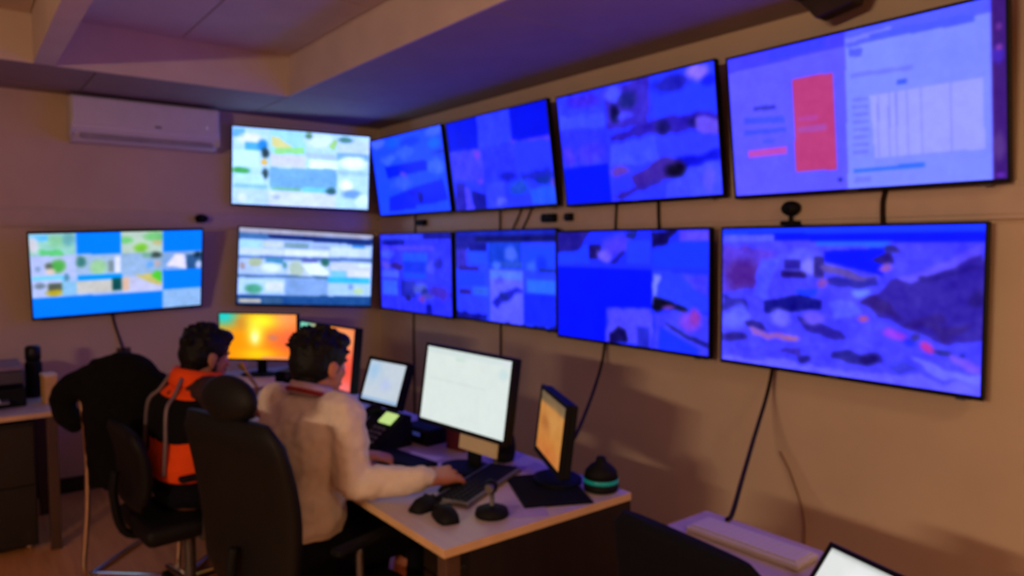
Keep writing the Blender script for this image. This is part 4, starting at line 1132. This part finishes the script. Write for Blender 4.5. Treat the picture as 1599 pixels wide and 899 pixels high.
for s in (-1, 1):
    bm = B()
    a0 = Vector((-0.19, 0.09 * s, 0))
    tube(bm, [N_ + fw * -0.105 + lf * (0.075 * s) + Vector((0, 0, 0.015)), C + (N_ - C) * 0.5 + fw * -0.132 + lf * (0.10 * s), C + fw * -0.160 + lf * (0.125 * s), P + (C - P) * 0.6 + fw * -0.158 + lf * (0.14 * s), P + (C - P) * 0.25 + fw * -0.154 + lf * (0.135 * s)], 0.009, seg=8)
    bm.transform(off2)
    obj('reflective_tape', bm, M_TAPE, vest, True)

# ------------------------------------------------------------------ things on the desks
def keyboard(label, p, rz, m, mk, L=0.43, W=0.14):
    t = thing('keyboard', label, 'keyboard', p, rz, 'keyboards on the desks')
    obj('case', box(B(), (0, 0, 0.009), (W, L, 0.018), bev=0.005), m, t)
    key = None
    for i in range(5):
        for j in range(15):
            q = (-W / 2 + 0.024 + i * (W - 0.045) / 4, -L / 2 + 0.022 + j * (L - 0.044) / 14, 0.0195)
            if key is None: key = obj('key', box(B(), (0, 0, 0), (0.019, 0.023, 0.006), bev=0.0015, seg=1), mk, t, loc=q)
            else: copy_part(key, t, loc=q)
    return t
ZT = 0.7505
keyboard('black and grey keyboard lying slantwise beside the reaching hand', (1.478, 2.085, ZT), math.radians(-63), M_GREY, M_BLACK)
keyboard('dark keyboard among the papers in front of the light shirted man', (1.395, 2.545, ZT), math.radians(8), M_BLACK, M_BLACK, 0.36, 0.13)
keyboard('long pale keyboard on the desk at the lower right', (1.80, 1.185, ZT), math.radians(2), M_WHITE, M_WHITE, 0.36, 0.12)

def mouse(label, p, rz, s=1.0):
    t = thing('computer_mouse', label, 'mouse', p, rz, 'mice on the near desk end')
    bm = B(); rr = []
    for f, wd, ht in ((-0.055, 0.012, 0.012), (-0.05, 0.024, 0.022), (-0.025, 0.031, 0.036), (0.005, 0.031, 0.037), (0.035, 0.029, 0.027), (0.052, 0.022, 0.016), (0.057, 0.012, 0.01)):
        rr.append([Vector((f * s, wd * s * math.cos(q), max(0.0, ht * s * math.sin(q)))) for q in (2 * math.pi * j / 20 for j in range(20))])
    rings(bm, rr)
    obj('shell', bm, M_BLACK, t, True)
    obj('wheel', cyl(B(), (0.033 * s, -0.004, 0.026 * s), (0.033 * s, 0.004, 0.026 * s), 0.007), M_GREY, t)
    for y in (-1, 1):
        obj('button', box(B(), (0.034 * s, y * 0.013 * s, 0.0235 * s), (0.034 * s, 0.020 * s, 0.006), rot=Matrix.Rotation(math.radians(24), 3, 'Y'), bev=0.002), M_GLOSS, t)
    return t
mouse('black mouse beside the light sleeve, near the desk edge', (1.212, 2.02, ZT), math.radians(20), 1.15)
mouse('black mouse nearest to the desk corner', (1.215, 1.905, ZT), math.radians(75), 1.2)
mouse('black mouse under the fingers of the light shirted man', (1.372, 2.118, ZT), math.radians(14), 0.85)

# small desk microphone / webcam on a short stand
t = thing('desk_microphone', 'small black microphone on a round base near the desk corner', 'microphone', (1.345, 1.83, ZT), math.radians(40))
obj('base', lathe(B(), [(0.052, 0), (0.056, 0.006), (0.052, 0.022), (0.03, 0.032), (0.012, 0.034)], 24), M_BLACK, t, True)
obj('stem', tube(B(), [(0, 0, 0.03), (0.005, 0, 0.055), (-0.004, 0, 0.08)], 0.008), M_GREY, t, True)
obj('capsule', ball(B(), (-0.01, 0, 0.098), (0.028, 0.022, 0.024)), M_BLACK, t, True)
obj('ring', cyl(B(), (-0.03, 0, 0.098), (-0.04, 0, 0.098), 0.016, 0.013), M_STEEL, t)

# black conference puck with a teal ring
t = thing('conference_speaker', 'black dome speaker with a glowing teal ring at the desk end', 'speaker', (1.80, 1.79, ZT))
obj('body', lathe(B(), [(0.058, 0), (0.062, 0.006), (0.062, 0.03)], 32), M_BLACK, t, True)
obj('light_ring', lathe(B(), [(0.058, 0.030), (0.0625, 0.031), (0.0625, 0.044), (0.058, 0.045)], 32), mat('teal_glow', (12, 150, 140), 0.4, emit=0.16), t, True)
obj('dome', lathe(B(), [(0.0615, 0.045), (0.056, 0.07), (0.038, 0.09), (0.022, 0.10), (0.016, 0.118), (0.006, 0.122)], 32), M_BLACK, t, True)

# black mat and papers
def sheet(label, p, rz, sx, sy, m, th=0.0012, name='paper_sheet', cat='paper', g='papers on the desk', z=ZT):
    bm = B()
    nx, ny = 6, 6
    top = []
    for k, zz in ((0, 0.0), (1, th)):
        for i in range(nx + 1):
            for j in range(ny + 1):
                x, y = (i / nx - 0.5) * sx, (j / ny - 0.5) * sy
                cz = zz + 0.004 * max(0, (i / nx + j / ny) - 1.5) ** 2 * 4
                top.append(bm.verts.new((x, y, cz)))
    n1 = (nx + 1) * (ny + 1)
    ix = lambda k, i, j: top[k * n1 + i * (ny + 1) + j]
    for i in range(nx):
        for j in range(ny):
            bm.faces.new((ix(1, i, j), ix(1, i + 1, j), ix(1, i + 1, j + 1), ix(1, i, j + 1)))
            bm.faces.new((ix(0, i, j), ix(0, i, j + 1), ix(0, i + 1, j + 1), ix(0, i + 1, j)))
    for i in range(nx):
        bm.faces.new((ix(0, i, 0), ix(0, i + 1, 0), ix(1, i + 1, 0), ix(1, i, 0)))
        bm.faces.new((ix(0, i + 1, ny), ix(0, i, ny), ix(1, i, ny), ix(1, i + 1, ny)))
    for j in range(ny):
        bm.faces.new((ix(0, 0, j + 1), ix(0, 0, j), ix(1, 0, j), ix(1, 0, j + 1)))
        bm.faces.new((ix(0, nx, j), ix(0, nx, j + 1), ix(1, nx, j + 1), ix(1, nx, j)))
    o = obj(name, bm, m, loc=(p[0], p[1], z))
    o.rotation_euler = (0, 0, rz)
    return tag(o, label, cat, g)
sheet('lilac sheet at the near end of the desk beside the black pad', (1.45, 1.795, 0), math.radians(-30), 0.15, 0.11, M_PURPLE)
sheet('white sheet between the slanting keyboard and the papers', (1.42, 2.30, 0), math.radians(12), 0.21, 0.16, M_PAPER)
sheet('white sheet in front of the light sleeve, beside the dark keyboard', (1.30, 2.43, 0), math.radians(-6), 0.15, 0.11, M_PAPER)
sheet('white sheet under the left hand of the light shirted man', (1.27, 2.66, 0), math.radians(-12), 0.13, 0.21, M_PAPER)
sheet('white sheet beside the telephone, partly under the dark keyboard', (1.50, 2.52, 0), math.radians(25), 0.07, 0.16, M_PAPER)
sheet('lilac sheet under the amber monitor', (1.76, 2.12, 0), math.radians(5), 0.12, 0.10, M_PURPLE)
# black pad under the amber monitor
t = thing('desk_pad', 'black rubber pad lying under the amber monitor at the near desk end', 'desk pad', (1.645, 1.905, 0.7502), math.radians(-26))
obj('pad', box(B(), (0, 0, 0.003), (0.24, 0.33, 0.006), bev=0.002), M_FABRIC, t)
obj('stitched_edge', tube(B(), [(-0.115, -0.16, 0.0045), (0.115, -0.16, 0.0045), (0.115, 0.16, 0.0045), (-0.115, 0.16, 0.0045)], 0.0025, seg=6, closed=True, smooth=False), M_BLACK, t)
# telephone with a green display
t = thing('desk_telephone', 'black desk telephone with a lit green display', 'telephone', (1.44, 2.79, ZT), math.radians(8))
tilt = Matrix.Rotation(math.radians(-38), 3, 'Y')
bm = B()
rings(bm, [[Vector((x, y, z)) for x, z in ((-0.10, 0.0), (0.10, 0.0), (0.10, 0.13), (0.07, 0.14), (-0.10, 0.02))] for y in (-0.10, 0.10)])
obj('base', bm, M_BLACK, t)
d = Vector((0.17, 0, 0.12)).normalized(); nrm = Vector((-d.z, 0, d.x))
rot = Matrix((d, Vector((0, 1, 0)), nrm)).transposed()
p0 = Vector((-0.10, 0, 0.02))
obj('display', box(B(), p0 + d * 0.165 + nrm * 0.003 + Vector((0, -0.025, 0)), (0.058, 0.085, 0.006), rot=rot), mat('green_lcd', (200, 238, 140), 0.4, emit=0.8), t)
key = None
for i in range(4):
    for j in range(3):
        q = p0 + d * (0.03 + i * 0.025) + nrm * 0.004 + Vector((0, -0.055 + j * 0.03, 0))
        if key is None:
            key = obj('key', box(B(), (0, 0, 0), (0.015, 0.02, 0.008), rot=rot, bev=0.002, seg=1), M_GREY, t, loc=q)
        else: copy_part(key, t, loc=q)
bm = B()
tube(bm, [p0 + d * 0.0 + nrm * 0.02 + Vector((0, 0.07, 0)), p0 + d * 0.03 + nrm * 0.04 + Vector((0, 0.07, 0)), p0 + d * 0.15 + nrm * 0.04 + Vector((0, 0.07, 0)), p0 + d * 0.19 + nrm * 0.02 + Vector((0, 0.07, 0))], lambda f: 0.018 + 0.012 * abs(2 * f - 1) ** 2, seg=12)
obj('handset', bm, M_BLACK, t, True)
# round black speaker behind the white monitor
t = thing('desktop_speaker', 'round black speaker behind the right edge of the white monitor', 'speaker', (1.735, 2.28, ZT), math.radians(10))
obj('cabinet', lathe(B(), [(0.036, 0), (0.042, 0.004), (0.048, 0.03), (0.05, 0.06), (0.044, 0.10), (0.026, 0.12), (0.006, 0.124)], 24), M_BLACK, t, True)
obj('cone', cyl(B(), (-0.042, 0, 0.06), (-0.052, 0, 0.06), 0.03, 0.026), M_GLOSS, t)
obj('knob', cyl(B(), (-0.04, 0, 0.016), (-0.055, 0, 0.016), 0.008, 0.007), M_STEEL, t)
t = thing('small_box', 'dark red box behind the white monitor', 'box', (1.70, 2.53, ZT), math.radians(12))
obj('carton', box(B(), (0, 0, 0.04), (0.08, 0.11, 0.08), bev=0.002), M_RED, t)
obj('lid', box(B(), (0, 0, 0.085), (0.084, 0.114, 0.012), bev=0.002), M_RED, t)
# second, dark telephone/console between the two desks
t = thing('two_way_radio', 'black two way radio base below the small tilted monitor', 'radio', (1.665, 2.74, ZT), math.radians(6))
obj('case', box(B(), (0, 0, 0.035), (0.16, 0.19, 0.07), bev=0.006), M_BLACK, t)
obj('front_plate', box(B(), (-0.083, 0, 0.035), (0.006, 0.17, 0.055), bev=0.002), M_GLOSS, t)
obj('volume_knob', cyl(B(), (-0.086, 0.06, 0.035), (-0.104, 0.06, 0.035), 0.013, 0.011), M_STEEL, t)
obj('small_display', box(B(), (-0.087, -0.02, 0.045), (0.003, 0.05, 0.016)), mat('blue_lcd', (70, 80, 170), 0.4, emit=0.3), t)
obj('antenna', cyl(B(), (0.05, 0.08, 0.07), (0.055, 0.085, 0.21), 0.006, 0.004, seg=10), M_BLACK, t)
# curved gold figurine / lamp on the far desk, between the two heads
t = thing('desk_lamp', 'small brass desk lamp with a bent neck below the wide orange monitor', 'lamp', (1.28, 3.97, ZT))
M_BRASS = mat('brass', (196, 160, 84), 0.35, 0.7, noise_amt=0.06)
obj('base', lathe(B(), [(0.05, 0), (0.052, 0.008), (0.02, 0.016), (0.008, 0.02)], 24), M_BRASS, t, True)
obj('neck', tube(B(), [(0, 0, 0.015), (0.02, -0.02, 0.08), (-0.005, 0.005, 0.14), (-0.03, 0.03, 0.19)], 0.010), M_BRASS, t, True)
obj('shade', cyl(B(), (-0.028, 0.028, 0.188), (-0.045, 0.045, 0.222), 0.014, 0.026), M_BRASS, t)
# black cube speaker on the corner desk
t = thing('desktop_speaker', 'dark square speaker on the far desk right of the brass lamp', 'speaker', (1.50, 3.93, ZT), math.radians(40))
obj('cabinet', box(B(), (0, 0, 0.085), (0.14, 0.16, 0.17), bev=0.008), M_BLACK, t)
obj('cone', cyl(B(), (-0.07, 0, 0.08), (-0.077, 0, 0.08), 0.05, 0.046), M_GLOSS, t)
obj('tweeter', cyl(B(), (-0.07, 0, 0.145), (-0.076, 0, 0.145), 0.016, 0.014), M_STEEL, t)

# ------------------------------------------------------------------ things on the printer table
t = thing('printer', 'dark layered printer at the left edge of the printer table', 'printer', (0.06, 4.86, ZT))
obj('base', box(B(), (0, 0, 0.05), (0.46, 0.40, 0.10), bev=0.008), M_BLACK, t)
obj('scanner', box(B(), (0, 0.01, 0.155), (0.46, 0.36, 0.07), bev=0.008), mat('slate_plastic', (66, 62, 74), 0.5), t)
obj('lid', box(B(), (0, 0.01, 0.205), (0.44, 0.35, 0.025), bev=0.006), mat('mauve_plastic', (128, 110, 134), 0.5), t)
obj('paper_tray', box(B(), (0, -0.23, 0.04), (0.30, 0.10, 0.012), bev=0.003), M_GREY, t)
obj('paper', box(B(), (0, -0.22, 0.05), (0.22, 0.12, 0.008)), M_PAPER, t)
obj('control_strip', box(B(), (-0.05, -0.183, 0.165), (0.26, 0.012, 0.025), bev=0.002), mat('pink_strip', (140, 60, 84), 0.5), t)
t = thing('vacuum_flask', 'tall black flask standing between the printer and the yellow box', 'bottle', (0.345, 4.93, ZT))
obj('body', lathe(B(), [(0.04, 0), (0.043, 0.006), (0.043, 0.19), (0.034, 0.215)], 24), M_BLACK, t, True)
obj('cap', lathe(B(), [(0.036, 0.215), (0.04, 0.222), (0.04, 0.285), (0.03, 0.297), (0.008, 0.298)], 24), M_GLOSS, t, True)
t = thing('small_box', 'small yellow box on the printer table beside the black flask', 'box', (0.398, 4.70, ZT), math.radians(8))
obj('carton', box(B(), (0, 0, 0.075), (0.06, 0.09, 0.15), bev=0.003), mat('yellow_card', (222, 176, 104), 0.7), t)
obj('lid', box(B(), (0, 0, 0.156), (0.064, 0.094, 0.014), bev=0.002), mat('pale_card', (228, 200, 170), 0.7), t)
